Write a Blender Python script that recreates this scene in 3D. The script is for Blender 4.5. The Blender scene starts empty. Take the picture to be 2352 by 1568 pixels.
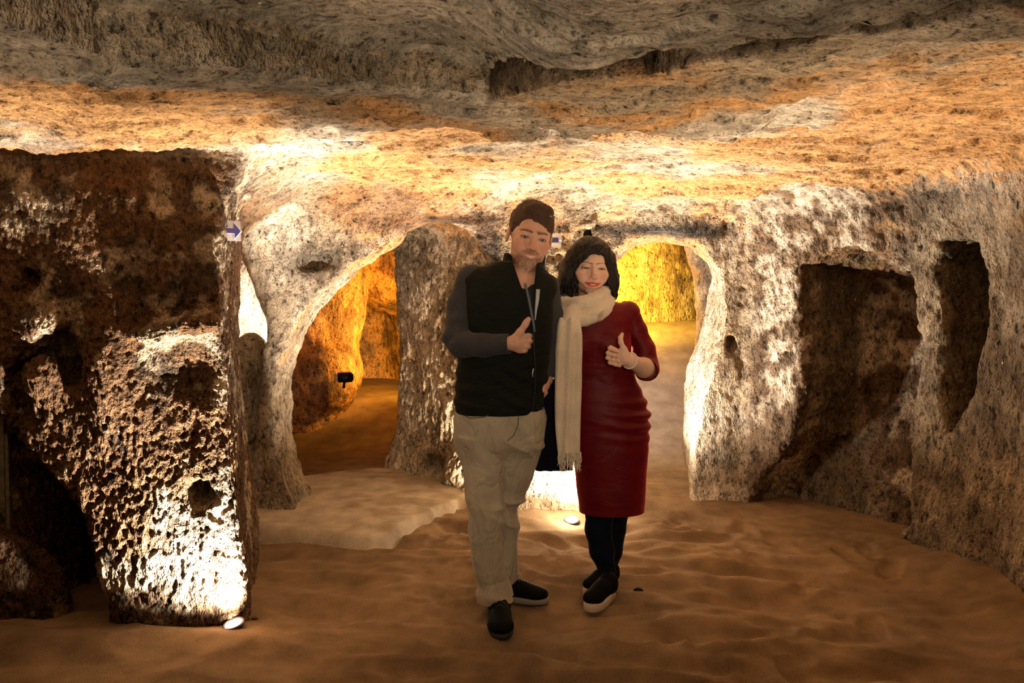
import bpy, math, time
import numpy as np
from mathutils import Vector, Matrix
T0 = time.time()
rng = np.random.default_rng(7)
scene = bpy.context.scene

# ------------------------------------------------------------------ camera
CAM_H = 1.5
PITCH = math.radians(4.92)
F = 2000.0
cam_d = bpy.data.cameras.new('camera')
cam_d.sensor_width = 36.0
cam_d.lens = 36.0 * F / 2352.0
cam_d.clip_start = 0.05
cam = bpy.data.objects.new('camera', cam_d)
scene.collection.objects.link(cam)
cam.location = (0, 0, CAM_H)
cam.rotation_euler = (math.radians(90) - PITCH, 0, 0)
scene.camera = cam
_c, _s = math.cos(PITCH), math.sin(PITCH)

def W(px, py, Y):
    """world point seen at pixel (px,py) at distance Y in front"""
    u = (px - 1176) / F; v = (784 - py) / F
    k = _c + v * _s
    return np.array([u / k * Y, Y, CAM_H + Y * (v * _c - _s) / k])
def WZ(px, py, z):
    u = (px - 1176) / F; v = (784 - py) / F
    k = _c + v * _s
    Y = (z - CAM_H) / ((v * _c - _s) / k)
    return np.array([u / k * Y, Y, z])

# ------------------------------------------------------------------ world, exposure
world = bpy.data.worlds.new('world'); scene.world = world
world.use_nodes = True
bg = world.node_tree.nodes['Background']
bg.inputs[0].default_value = (0.9, 0.75, 0.6, 1); bg.inputs[1].default_value = 0.02
scene.view_settings.view_transform = 'Standard'
scene.view_settings.look = 'None'
scene.view_settings.gamma = 1.0
scene.view_settings.use_curve_mapping = False
scene.view_settings.exposure = 0.22
try:
    scene.cycles.max_bounces = 4
    scene.cycles.diffuse_bounces = 3
    scene.cycles.glossy_bounces = 2
    scene.cycles.transparent_max_bounces = 4
    scene.cycles.use_adaptive_sampling = True
    scene.cycles.adaptive_threshold = 0.08
    scene.cycles.adaptive_min_samples = 16
    scene.cycles.use_auto_tile = False
    scene.cycles.use_denoising = True
    scene.cycles.sample_clamp_indirect = 4.0
except Exception:
    pass

# ------------------------------------------------------------------ lamps (the cave's floor spots and chamber lamps, plus added fills; the ones in view also have a housing)
LAMPC = {'white': (1.0, 0.88, 0.74), 'peach': (1.0, 0.78, 0.54), 'warm': (1.0, 0.66, 0.34), 'orange': (1.0, 0.42, 0.06), 'yellow': (1.0, 0.56, 0.03), 'cool': (0.95, 0.95, 1.0)}
def spot(name, loc, target, power, col, size=100, blend=0.6, rad=0.03):
    d = bpy.data.lights.new(name, 'SPOT'); d.energy = power; d.color = LAMPC[col]
    d.spot_size = math.radians(size); d.spot_blend = blend; d.shadow_soft_size = rad
    o = bpy.data.objects.new(name, d); scene.collection.objects.link(o)
    o.location = loc
    o.rotation_euler = (Vector(target) - Vector(loc)).to_track_quat('-Z', 'Y').to_euler()
    return o
def point(name, loc, power, col, rad=0.05):
    d = bpy.data.lights.new(name, 'POINT'); d.energy = power; d.color = LAMPC[col]; d.shadow_soft_size = rad
    o = bpy.data.objects.new(name, d); scene.collection.objects.link(o); o.location = loc
    return o
spot('spotlight_beam', (-1.075, 3.325, 0.085), (-1.25, 3.47, 0.42), 430, 'white', 116, 0.9, 0.015)      # foot of the left pier
spot('spotlight_beam', (0.345, 4.98, 0.09), (0.38, 5.12, 1.2), 330, 'white', 165, 0.8, 0.02)     # behind the couple
spot('spotlight_beam', (0.66, 5.62, 0.12), (0.95, 5.6, 1.6), 200, 'white', 130, 0.9, 0.02)       # inside the round arch, hidden by the woman
spot('spotlight_beam', (1.40, 2.35, 0.08), (1.05, 2.9, 2.0), 140, 'peach', 84, 1.0, 0.03)          # right, just below the frame
spot('spotlight_beam', (-1.3, 2.0, 0.08), (-0.9, 2.8, 2.0), 22, 'peach', 85, 1.0, 0.03)          # left, below the frame
spot('spotlight_beam', (-0.20, 5.17, 0.12), (-0.45, 5.65, 1.3), 85, 'peach', 140, 0.9, 0.03)        # hidden behind the man
spot('chamber_lamp', (-0.75, 7.5, 0.9), (-1.9, 8.2, 1.1), 110, 'orange', 140, 0.8, 0.05)
spot('chamber_lamp', (-0.75, 7.6, 0.5), (-1.0, 9.0, 0.8), 40, 'yellow', 120, 0.8, 0.05)
spot('chamber_lamp', (0.55, 7.5, 1.1), (1.2, 9.0, 1.7), 420, 'yellow', 120, 0.7, 0.05)
point('chamber_lamp', (0.80, 8.0, 0.9), 55, 'yellow')
point('spotlight_spill', (0.345, 4.93, 0.16), 10, 'peach', 0.02)
point('chamber_lamp', (0.7, 6.9, 1.2), 22, 'cool')
point('chamber_lamp', (-2.45, 7.0, 0.8), 140, 'white')
spot('fill_light', (0.3, -0.6, 1.8), (0.15, 3.7, 1.05), 165, 'peach', 36, 1.0, 0.2)  # unseen fill added by the camera to brighten the couple's fronts
spot('fill_light', (-0.6, -0.4, 0.5), (-0.4, 1.3, 2.1), 100, 'peach', 66, 1.0, 0.2)  # unseen fill added below the camera to brighten the near ceiling

# ------------------------------------------------------------------ numpy helpers
_T = rng.random((64, 64, 64)).astype(np.float32)
def vnoise(p):
    i = np.floor(p).astype(np.int32); f = (p - i).astype(np.float32)
    f = f * f * f * (f * (f * 6 - 15) + 10)
    i0 = i & 63; i1 = (i + 1) & 63
    x0, y0, z0 = i0[..., 0], i0[..., 1], i0[..., 2]; x1, y1, z1 = i1[..., 0], i1[..., 1], i1[..., 2]
    fx, fy, fz = f[..., 0], f[..., 1], f[..., 2]
    a = _T[x0, y0, z0] * (1 - fx) + _T[x1, y0, z0] * fx
    b = _T[x0, y1, z0] * (1 - fx) + _T[x1, y1, z0] * fx
    c = _T[x0, y0, z1] * (1 - fx) + _T[x1, y0, z1] * fx
    d = _T[x0, y1, z1] * (1 - fx) + _T[x1, y1, z1] * fx
    return ((a * (1 - fy) + b * fy) * (1 - fz) + (c * (1 - fy) + d * fy) * fz) * 2 - 1
_R = np.array([[0.36, 0.48, -0.8], [-0.8, 0.6, 0.0], [0.48, 0.64, 0.6]], np.float32)
def fbm(p, scale, octv=3, off=0.0, gain=0.5):
    q = p * scale + off; s = 0; a = 1.0; t = 0
    for _ in range(octv):
        q = q @ _R.T
        s = s + a * vnoise(q); t += a; a *= gain; q = q * 2.03 + 11.7
    return s / t
def sst(a, b, x):
    t = np.clip((x - a) / (b - a), 0, 1); return t * t * (3 - 2 * t)
def smin(a, b, k):
    h = np.maximum(k - np.abs(a - b), 0) / k
    return np.minimum(a, b) - h * h * k * 0.25
def smax(a, b, k): return -smin(-a, -b, k)
def interp(x, xs, ys): return np.interp(x, xs, ys)

def surface_nets(xs, ys, zs, V):
    """closed iso-surface of V=0 (V<0 inside) on a non-uniform grid -> verts, quads (outward)"""
    S = V < 0
    n = np.zeros(tuple(d - 1 for d in V.shape), np.int8)
    for i in (0, 1):
        for j in (0, 1):
            for k in (0, 1):
                n += S[i:S.shape[0] - 1 + i, j:S.shape[1] - 1 + j, k:S.shape[2] - 1 + k]
    mask = (n > 0) & (n < 8)
    del n
    I, J, K = np.nonzero(mask)
    idx = np.full(mask.shape, -1, np.int32); idx[I, J, K] = np.arange(len(I), dtype=np.int32)
    P = np.zeros((len(I), 3), np.float32); C = np.zeros(len(I), np.float32)
    cv = {}
    for i in (0, 1):
        for j in (0, 1):
            for k in (0, 1):
                cv[i, j, k] = V[I + i, J + j, K + k].astype(np.float32)
    xl, yl, zl = np.asarray(xs, np.float32), np.asarray(ys, np.float32), np.asarray(zs, np.float32)
    for a in range(3):
        o = [x for x in range(3) if x != a]
        for s in (0, 1):
            for t in (0, 1):
                c0 = [0, 0, 0]; c0[o[0]] = s; c0[o[1]] = t; c1 = list(c0); c1[a] = 1
                v0, v1 = cv[tuple(c0)], cv[tuple(c1)]
                m = (v0 < 0) != (v1 < 0)
                tt = np.where(m, v0 / np.where(m, v0 - v1, 1), 0)
                q = np.zeros_like(P)
                for ax, (ar, ind) in enumerate(((xl, I), (yl, J), (zl, K))):
                    if ax == a: q[:, ax] = ar[ind] * (1 - tt) + ar[ind + 1] * tt
                    else: q[:, ax] = ar[ind + c0[ax]]
                P += q * m[:, None]; C += m
    P /= C[:, None]
    quads = []
    for a in range(3):
        s0 = [slice(None)] * 3; s1 = [slice(None)] * 3
        s0[a] = slice(0, -1); s1[a] = slice(1, None)
        b, c = [(1, 2), (2, 0), (0, 1)][a]
        for ax in (b, c):
            s0[ax] = slice(1, -1); s1[ax] = slice(1, -1)
        A, B = S[tuple(s0)], S[tuple(s1)]
        e = A != B
        ii = list(np.nonzero(e)); flip = A[tuple(ii)]
        ii[b] = ii[b] + 1; ii[c] = ii[c] + 1
        def cell(db, dc):
            q = [ii[0].copy(), ii[1].copy(), ii[2].copy()]
            q[b] = q[b] - db; q[c] = q[c] - dc
            return idx[q[0], q[1], q[2]]
        q = np.stack([cell(1, 1), cell(0, 1), cell(0, 0), cell(1, 0)], 1)
        q[~flip] = q[~flip][:, ::-1]
        quads.append(q)
    return P, np.concatenate(quads)

def vnormals(P, Q):
    a, b = P[Q[:, 2]] - P[Q[:, 0]], P[Q[:, 3]] - P[Q[:, 1]]
    fn = np.cross(a, b)
    N = np.zeros_like(P)
    for k in range(4):
        for ax in range(3):
            N[:, ax] += np.bincount(Q[:, k], fn[:, ax], len(P))
    return N / np.maximum(np.linalg.norm(N, axis=1, keepdims=True), 1e-9)

def relax(P, Q, it=1, f=0.5):
    for _ in range(it):
        S = np.zeros_like(P); n = np.zeros(len(P), np.float32)
        for a in range(4):
            for b in ((a + 1) % 4, (a + 3) % 4):
                for ax in range(3): S[:, ax] += np.bincount(Q[:, a], P[Q[:, b], ax], len(P))
                n += np.bincount(Q[:, a], minlength=len(P))
        P = P + f * (S / np.maximum(n, 1)[:, None] - P)
    return P.astype(np.float32)

def subdivide(P, Q):
    """linear split of every quad into four"""
    E = np.concatenate([Q[:, [0, 1]], Q[:, [1, 2]], Q[:, [2, 3]], Q[:, [3, 0]]])
    Es = np.sort(E, 1); key = Es[:, 0].astype(np.int64) * (len(P) + 1) + Es[:, 1]
    u, first, inv = np.unique(key, return_index=True, return_inverse=True)
    mid = (P[Es[first, 0]] + P[Es[first, 1]]) / 2
    cen = P[Q].mean(1)
    n0 = len(P); n1 = n0 + len(mid); m = len(Q)
    e = [n0 + inv[k * m:(k + 1) * m] for k in range(4)]
    c = n1 + np.arange(m)
    R = np.concatenate([np.stack([Q[:, 0], e[0], c, e[3]], 1), np.stack([e[0], Q[:, 1], e[1], c], 1),
                        np.stack([c, e[1], Q[:, 2], e[2]], 1), np.stack([e[3], c, e[2], Q[:, 3]], 1)])
    return np.concatenate([P, mid, cen]).astype(np.float32), R.astype(np.int32)

def mesh_obj(name, P, Q, mat=None, parent=None, col=None, smooth=True, extra=None):
    """numpy verts + quads (or list of faces) -> object"""
    me = bpy.data.meshes.new(name)
    if isinstance(Q, np.ndarray):
        k = Q.shape[1]
        me.vertices.add(len(P)); me.vertices.foreach_set('co', np.ascontiguousarray(P, np.float32).ravel())
        me.loops.add(Q.size); me.loops.foreach_set('vertex_index', np.ascontiguousarray(Q, np.int32).ravel())
        me.polygons.add(len(Q))
        me.polygons.foreach_set('loop_start', np.arange(0, Q.size, k, dtype=np.int32))
        me.polygons.foreach_set('loop_total', np.full(len(Q), k, np.int32))
    else:
        me.from_pydata([tuple(map(float, p)) for p in P], [], Q)
    if smooth: me.polygons.foreach_set('use_smooth', np.ones(len(me.polygons), bool))
    me.update(calc_edges=True)
    for nm, arr in (('Col', col), ) + tuple((extra or {}).items()):
        if arr is not None:
            at = me.color_attributes.new(nm, 'FLOAT_COLOR', 'POINT')
            A = np.ones((len(P), 4), np.float32); A[:, :3] = arr
            at.data.foreach_set('color', A.ravel())
    o = bpy.data.objects.new(name, me); scene.collection.objects.link(o)
    if mat is not None:
        me.materials.append(mat)
    if parent is not None: o.parent = parent
    return o
def compact(P, Q):
    u, inv = np.unique(Q, return_inverse=True)
    return P[u], inv.reshape(Q.shape).astype(np.int32), u
def tag(o, label=None, cat=None, group=None, kind=None):
    if label: o['label'] = label
    if cat: o['category'] = cat
    if group: o['group'] = group
    if kind: o['kind'] = kind
    return o

# ------------------------------------------------------------------ material helper
def mat_new(name):
    m = bpy.data.materials.new(name); m.use_nodes = True
    nt = m.node_tree; b = nt.nodes['Principled BSDF']
    return m, nt, b
def nd(nt, t, **kw):
    n = nt.nodes.new(t)
    for k, v in kw.items():
        if k.startswith('i_'): n.inputs[k[2:].replace('_', ' ')].default_value = v
        else: setattr(n, k, v)
    return n
# ================================================================== ROCK MATERIALS
def rock_material(name='tuff_rock', pit=1.0, bump=1.0, stretch=(1, 1, 0.6)):
    m, nt, b = mat_new(name); L = nt.links
    tc = nd(nt, 'ShaderNodeTexCoord'); mp = nd(nt, 'ShaderNodeMapping'); mp.inputs['Scale'].default_value = stretch
    L.new(tc.outputs['Object'], mp.inputs[0])
    at = nd(nt, 'ShaderNodeAttribute', attribute_name='Col')
    def noise(sc, det=4, rough=0.6, dist=0.0):
        n = nd(nt, 'ShaderNodeTexNoise'); n.inputs['Scale'].default_value = sc; n.inputs['Detail'].default_value = det
        n.inputs['Roughness'].default_value = rough; n.inputs['Distortion'].default_value = dist
        L.new(mp.outputs[0], n.inputs['Vector']); return n
    def ramp(src, pts):
        r = nd(nt, 'ShaderNodeValToRGB'); e = r.color_ramp.elements
        e[0].position, e[0].color = pts[0][0], (*[pts[0][1]] * 3, 1); e[1].position, e[1].color = pts[-1][0], (*[pts[-1][1]] * 3, 1)
        for p, v in pts[1:-1]:
            x = e.new(p); x.color = (v, v, v, 1)
        L.new(src, r.inputs[0]); return r
    def mul(a, bb, f=1.0):
        x = nd(nt, 'ShaderNodeMix', data_type='RGBA', blend_type='MULTIPLY'); x.inputs[0].default_value = f
        L.new(a, x.inputs[6]); L.new(bb, x.inputs[7]); return x.outputs[2]
    n1 = noise(14, 4, 0.65); n2 = noise(42, 3, 0.7, 0.3); n3 = noise(120, 2, 0.7)
    c = mul(at.outputs['Color'], ramp(n1.outputs[0], [(0.3, 0.45), (0.5, 1.0), (0.72, 1.45)]).outputs[0])
    c = mul(c, ramp(n2.outputs[0], [(0.33, 0.25 + 0.2 * (1 - pit)), (0.45, 0.95), (0.7, 1.25)]).outputs[0])
    c = mul(c, ramp(n3.outputs[0], [(0.32, 0.35), (0.44, 1.0), (0.75, 1.3)]).outputs[0], 0.8 * pit)
    vp = nd(nt, 'ShaderNodeTexVoronoi', feature='SMOOTH_F1'); vp.inputs['Scale'].default_value = 27; wn = nd(nt, 'ShaderNodeVectorMath', operation='MULTIPLY_ADD'); wn.inputs[1].default_value = (0.07, 0.07, 0.07)
    L.new(n1.outputs['Color'], wn.inputs[0]); L.new(mp.outputs[0], wn.inputs[2]); L.new(wn.outputs[0], vp.inputs['Vector'])
    wv = nd(nt, 'ShaderNodeMath', operation='MULTIPLY_ADD'); L.new(n1.outputs[0], wv.inputs[0]); wv.inputs[1].default_value = 0.9; L.new(vp.outputs['Distance'], wv.inputs[2])
    pr = ramp(wv.outputs[0], [(0.46, 0.15), (0.58, 1.0)])
    c = mul(c, pr.outputs[0], 0.9 * pit)
    # pale mineral flecks
    v = nd(nt, 'ShaderNodeTexVoronoi'); v.inputs['Scale'].default_value = 26; L.new(mp.outputs[0], v.inputs['Vector'])
    fl = nd(nt, 'ShaderNodeMath', operation='LESS_THAN'); fl.inputs[1].default_value = 0.085; L.new(v.outputs['Distance'], fl.inputs[0])
    sel = nd(nt, 'ShaderNodeSeparateColor'); L.new(v.outputs['Color'], sel.inputs[0])
    s2 = nd(nt, 'ShaderNodeMath', operation='GREATER_THAN'); s2.inputs[1].default_value = 0.88; L.new(sel.outputs[0], s2.inputs[0])
    fm = nd(nt, 'ShaderNodeMath', operation='MULTIPLY'); L.new(fl.outputs[0], fm.inputs[0]); L.new(s2.outputs[0], fm.inputs[1])
    mx = nd(nt, 'ShaderNodeMix', data_type='RGBA'); L.new(fm.outputs[0], mx.inputs[0]); L.new(c, mx.inputs[6]); mx.inputs[7].default_value = (0.75, 0.68, 0.55, 1)
    L.new(mx.outputs[2], b.inputs['Base Color'])
    b.inputs['Roughness'].default_value = 0.93; b.inputs['Specular IOR Level'].default_value = 0.15
    h1 = nd(nt, 'ShaderNodeMath', operation='MULTIPLY_ADD'); L.new(n2.outputs[0], h1.inputs[0]); h1.inputs[1].default_value = 1.0
    h2 = nd(nt, 'ShaderNodeMath', operation='MULTIPLY'); L.new(n3.outputs[0], h2.inputs[0]); h2.inputs[1].default_value = 0.35
    L.new(h2.outputs[0], h1.inputs[2])
    h3 = nd(nt, 'ShaderNodeMath', operation='MULTIPLY_ADD'); L.new(n1.outputs[0], h3.inputs[0]); h3.inputs[1].default_value = 1.2; L.new(h1.outputs[0], h3.inputs[2])
    bp = nd(nt, 'ShaderNodeBump'); bp.inputs['Strength'].default_value = 1.0; bp.inputs['Distance'].default_value = 0.03 * bump
    h4 = nd(nt, 'ShaderNodeMath', operation='MULTIPLY_ADD'); L.new(pr.outputs[0], h4.inputs[0]); h4.inputs[1].default_value = 0.35; L.new(h3.outputs[0], h4.inputs[2])
    L.new(h4.outputs[0], bp.inputs['Height']); L.new(bp.outputs[0], b.inputs['Normal'])
    return m
M_ROCK = rock_material('tuff_rock', 1.0, 1.0, (1, 1, 0.6))
M_CEIL = rock_material('tuff_ceiling', 1.0, 0.35, (0.85, 1.1, 1))
def sand_material(name='sand'):
    m, nt, b = mat_new(name); L = nt.links
    at = nd(nt, 'ShaderNodeAttribute', attribute_name='Col')
    tc = nd(nt, 'ShaderNodeTexCoord')
    n = nd(nt, 'ShaderNodeTexNoise'); n.inputs['Scale'].default_value = 9; n.inputs['Detail'].default_value = 6; L.new(tc.outputs['Object'], n.inputs['Vector'])
    n2 = nd(nt, 'ShaderNodeTexNoise'); n2.inputs['Scale'].default_value = 220; n2.inputs['Detail'].default_value = 2; L.new(tc.outputs['Object'], n2.inputs['Vector'])
    r = nd(nt, 'ShaderNodeMapRange'); L.new(n.outputs[0], r.inputs[0]); r.inputs[1].default_value = 0.3; r.inputs[2].default_value = 0.7; r.inputs[3].default_value = 0.75; r.inputs[4].default_value = 1.2
    r2 = nd(nt, 'ShaderNodeMapRange'); L.new(n2.outputs[0], r2.inputs[0]); r2.inputs[1].default_value = 0.3; r2.inputs[2].default_value = 0.7; r2.inputs[3].default_value = 0.8; r2.inputs[4].default_value = 1.15
    mm = nd(nt, 'ShaderNodeMath', operation='MULTIPLY'); L.new(r.outputs[0], mm.inputs[0]); L.new(r2.outputs[0], mm.inputs[1])
    mx = nd(nt, 'ShaderNodeMix', data_type='RGBA', blend_type='MULTIPLY'); mx.inputs[0].default_value = 1
    L.new(at.outputs['Color'], mx.inputs[6]); L.new(mm.outputs[0], mx.inputs[7]); L.new(mx.outputs[2], b.inputs['Base Color'])
    b.inputs['Roughness'].default_value = 0.95; b.inputs['Specular IOR Level'].default_value = 0.1
    bp = nd(nt, 'ShaderNodeBump'); bp.inputs['Distance'].default_value = 0.004; L.new(n2.outputs[0], bp.inputs['Height']); L.new(bp.outputs[0], b.inputs['Normal'])
    return m
M_SAND = sand_material()

# ================================================================== FLOOR HEIGHT
LIP = np.array([WZ(a, b, 0.0)[:2] for a, b in ((500, 1236), (600, 1245), (700, 1250), (780, 1262), (850, 1268), (900, 1256), (930, 1240), (1000, 1203), (1080, 1168), (1180, 1150))])
def in_threshold(x, y):
    """signed: >0 on the pale packed threshold"""
    f = np.interp(x, LIP[:, 0], LIP[:, 1])
    back = 5.95 + 0.12 * np.sin(x * 5)
    return np.minimum(np.minimum(np.minimum(y - f, back - y), 0.06 - x), x + 1.95)
def floor_z(x, y, thr=False):
    p = np.stack([x, y, np.zeros_like(x)], -1).astype(np.float32)
    z = 0.02 * fbm(p, 1.1, 2)
    # trodden ripples
    q = p.copy(); q[..., 0] = p[..., 0] * 0.75 + 0.3 * p[..., 1]; q[..., 1] = p[..., 1] * 1.9
    near = sst(6.5, 4.5, y)
    amp = 0.35 + 0.75 * sst(1.3, 0.4, np.abs(x - 0.45))
    z = z + near * amp * 0.060 * (1 - 2 * np.abs(fbm(q, 2.6, 2, 3.3)))  + near * amp * 0.012 * fbm(q, 10.5, 2, 9.1)
    # footprints
    for (fx, fy, a) in FOOT:
        c, s = math.cos(a), math.sin(a)
        u = (x - fx) * c + (y - fy) * s; v = -(x - fx) * s + (y - fy) * c
        r = np.sqrt((u / 0.05) ** 2 + (v / 0.13) ** 2)
        z = z - 0.016 * np.exp(-r ** 4 * 0.7) + 0.007 * np.exp(-((r - 1.35) / 0.3) ** 2)
    feet = np.exp(-((x - 0.12) / 0.42) ** 2 - ((y - 3.62) / 0.26) ** 2)
    z = z * (1 - 0.85 * feet)
    # bank of sand at the foot of the left pier
    z = z + 0.05 * np.exp(-((x + 1.9) / 0.9) ** 2 - ((y - 3.35) / 0.16) ** 2) + 0.02 * np.exp(-((x + 1.0) / 0.25) ** 2 - ((y - 3.3) / 0.12) ** 2)
    # pale threshold, raised
    t = in_threshold(x, y)
    if thr: z = z * 0.5 - 0.05 + 0.13 * sst(-0.10, 0.03, t) + 0.02 * sst(0.0, 0.5, t)
    # ramps
    z = z + 0.95 * sst(6.3, 8.6, y) * sst(0.1, 0.5, x)
    z = z + 0.30 * sst(7.0, 8.2, y) * sst(0.1, -0.3, x)
    # drifts against right wall and piers
    z = z + 0.10 * sst(0.55, 0.0, 2.35 - x) * sst(5, 4, y)
    return z
FOOT = [(rng.uniform(-0.5, 1.9), rng.uniform(2.9, 4.9), rng.uniform(-0.7, 0.7)) for _ in range(34)]

# ================================================================== CEILING HEIGHT
_near = np.array([WZ(a, b, 2.10 if a < 1150 else 1.97)[:2] for a, b in ((-500, -60), (0, 20), (240, 85), (420, 100), (700, 145), (860, 150), (1000, 178), (1110, 185), (1190, 165), (1290, 135), (1400, 120), (1530, 96), (1640, 80), (1760, 58), (2080, 30), (2200, -10), (2700, -120))])
_far = np.array([WZ(a, b, 2.0)[:2] for a, b in ((-500, -20), (0, 50), (240, 125), (420, 142), (640, 172), (780, 195), (950, 222), (1120, 238), (1200, 215), (1290, 190), (1400, 185), (1500, 178), (1560, 135), (1640, 118), (1800, 96), (2000, 50), (2200, 5), (2700, -100))])
def ceil_z(x, y):
    p = np.stack([x, y, np.zeros_like(x)], -1).astype(np.float32)
    w1 = 0.05 * fbm(p, 3.0, 3, 5.0) ; w2 = 0.04 * fbm(p, 4.0, 3, 9.0)
    yn = np.interp(x, _near[:, 0], _near[:, 1]) + w1 * 0.8
    yf = np.interp(x, _far[:, 0], _far[:, 1]) + w2 * 0.6 + w1 * .3
    right = sst(-0.2, 0.15, x)
    znear = 2.115 * (1 - right) + 1.965 * right + 0.03 * fbm(p, 1.3, 2, 1.0)
    zfar = 1.985 + 0.0 * x
    zg = 2.13 + 0.13 * right
    # broad undulation beyond
    zf = zfar + 0.035 * fbm(p, 0.8, 2, 2.2)
    # shelf steps running diagonally on the right
    for (x0, y0, x1, y1, h, wd) in STEPS:
        dx, dy = x1 - x0, y1 - y0; L = math.hypot(dx, dy); nx, ny = -dy / L, dx / L
        u = ((x - x0) * dx + (y - y0) * dy) / L; d = (x - x0) * nx + (y - y0) * ny + 0.25 * w1 * 2
        zf = zf + h * sst(-0.015, 0.015, d) * sst(-wd * 1.0, 0.0, -d) * sst(-0.1, 0.1, u) * sst(L + 0.1, L - 0.1, u)
    # descending towards the arches
    zf = zf - 0.06 * sst(4.2, 5.2, y)
    # hollow over the couple
    cx, cy = WZ(1290, 352, 1.98)[:2]
    zf = zf + 0.05 * np.exp(-((x - cx) / 0.55) ** 2 - ((y - cy) / 0.28) ** 2)
    g = sst(0.0, 0.03, y - yn)
    z = znear * (1 - g) + zg * g
    f = sst(-0.05, 0.03, y - yf)
    z = z * (1 - f) + zf * f
    z = z + 0.16 * sst(0.8, -0.8, y)
    return z
STEPS = []
for a, b, h, wd in (((1440, 225), (1640, 165), 0.03, 0.25), ((1720, 300), (1840, 225), 0.035, 0.3), ((1180, 330), (1480, 305), 0.025, 0.35), ((1850, 110), (2300, 80), 0.02, 0.3), ((60, 330), (300, 90), -0.02, 0.3)):
    A = WZ(*a, 2.0); B = WZ(*b, 2.0); STEPS.append((A[0], A[1], B[0], B[1], h, wd))

# ================================================================== ROCK SDF
def axis(segs):
    out = [segs[0][0]]
    for a, b, d in segs:
        n = max(1, int(round((b - a) / d))); out += list(a + (b - a) * (np.arange(1, n + 1) / n))
    return np.array(out, np.float32)
gx = axis([(-4.6, -2.5, 0.06), (-2.5, 2.4, 0.022), (2.4, 4.0, 0.06)])
gy = axis([(-3.2, 1.4, 0.12), (1.4, 6.4, 0.022), (6.4, 10.2, 0.05)])
gz = axis([(-0.35, 2.5, 0.022)])
print('grid', len(gx), len(gy), len(gz))
X2, Y2 = np.meshgrid(gx, gy, indexing='ij')
X3 = gx[:, None, None]; Y3 = gy[None, :, None]; Z3 = gz[None, None, :]

def poly_sd(pts, x=None, y=None):
    x = X2 if x is None else x; y = Y2 if y is None else y
    pts = np.asarray(pts, np.float32); d = np.full(x.shape, 1e9, np.float32); inside = np.zeros(x.shape, bool)
    for i in range(len(pts)):
        a = pts[i]; b = pts[(i + 1) % len(pts)]; e = b - a
        wx, wy = x - a[0], y - a[1]
        t = np.clip((wx * e[0] + wy * e[1]) / (e @ e), 0, 1)
        d = np.minimum(d, (wx - e[0] * t) ** 2 + (wy - e[1] * t) ** 2)
        cond = ((a[1] <= y) & (b[1] > y)) | ((b[1] <= y) & (a[1] > y))
        xi = a[0] + (y - a[1]) / (e[1] if e[1] != 0 else 1e-9) * e[0]
        inside ^= cond & (x < xi)
    d = np.sqrt(d)
    return np.where(inside, -d, d).astype(np.float32)

CZ = ceil_z(X2, Y2).astype(np.float32)
V = (CZ[:, :, None] - Z3).astype(np.float32)           # <0 in rock: above the ceiling -> make negative above
# (distance to the ceiling: positive in air)

def union(d, k=0.1):
    global V
    V = smin(V, d.astype(np.float32), k)
def box_idx(lo, hi):
    r = []
    for ax, a in enumerate((gx, gy, gz)):
        i0 = max(0, np.searchsorted(a, lo[ax]) - 1); i1 = min(len(a), np.searchsorted(a, hi[ax]) + 1)
        r.append(slice(i0, i1))
    return tuple(r)
def union_local(lo, hi, fn, k=0.1):
    s = box_idx(lo, hi)
    x, y, z = gx[s[0]][:, None, None], gy[s[1]][None, :, None], gz[s[2]][None, None, :]
    V[s] = smin(V[s], fn(x, y, z).astype(np.float32), k)
def carve_local(lo, hi, fn, k=0.05):
    s = box_idx(lo, hi)
    x, y, z = gx[s[0]][:, None, None], gy[s[1]][None, :, None], gz[s[2]][None, None, :]
    V[s] = smax(V[s], -fn(x, y, z).astype(np.float32), k)
def ell(c, r):
    """ellipsoid distance estimate"""
    def f(x, y, z):
        q = np.sqrt(((x - c[0]) / r[0]) ** 2 + ((y - c[1]) / r[1]) ** 2 + ((z - c[2]) / r[2]) ** 2)
        return (q - 1) * min(r)
    return f
def carve_ell(c, r, k=0.03):
    m = max(r) * 0.2 + 0.12
    carve_local([c[i] - r[i] - m for i in range(3)], [c[i] + r[i] + m for i in range(3)], ell(c, r), k)
def union_ell(c, r, k=0.06):
    m = max(r) * 0.3 + 0.25
    union_local([c[i] - r[i] - m for i in range(3)], [c[i] + r[i] + m for i in range(3)], ell(c, r), k)

# outer shell of the cave
shell = np.maximum.reduce([-(X2 + 3.9), (X2 - 3.3), (Y2 - 9.3), -(Y2 + 2.6)]) * -1
union(shell[:, :, None] - 0.2 * sst(1.3, 2.1, Z3) - 0.12 * sst(0.4, 0.0, Z3), 0.3)

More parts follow.
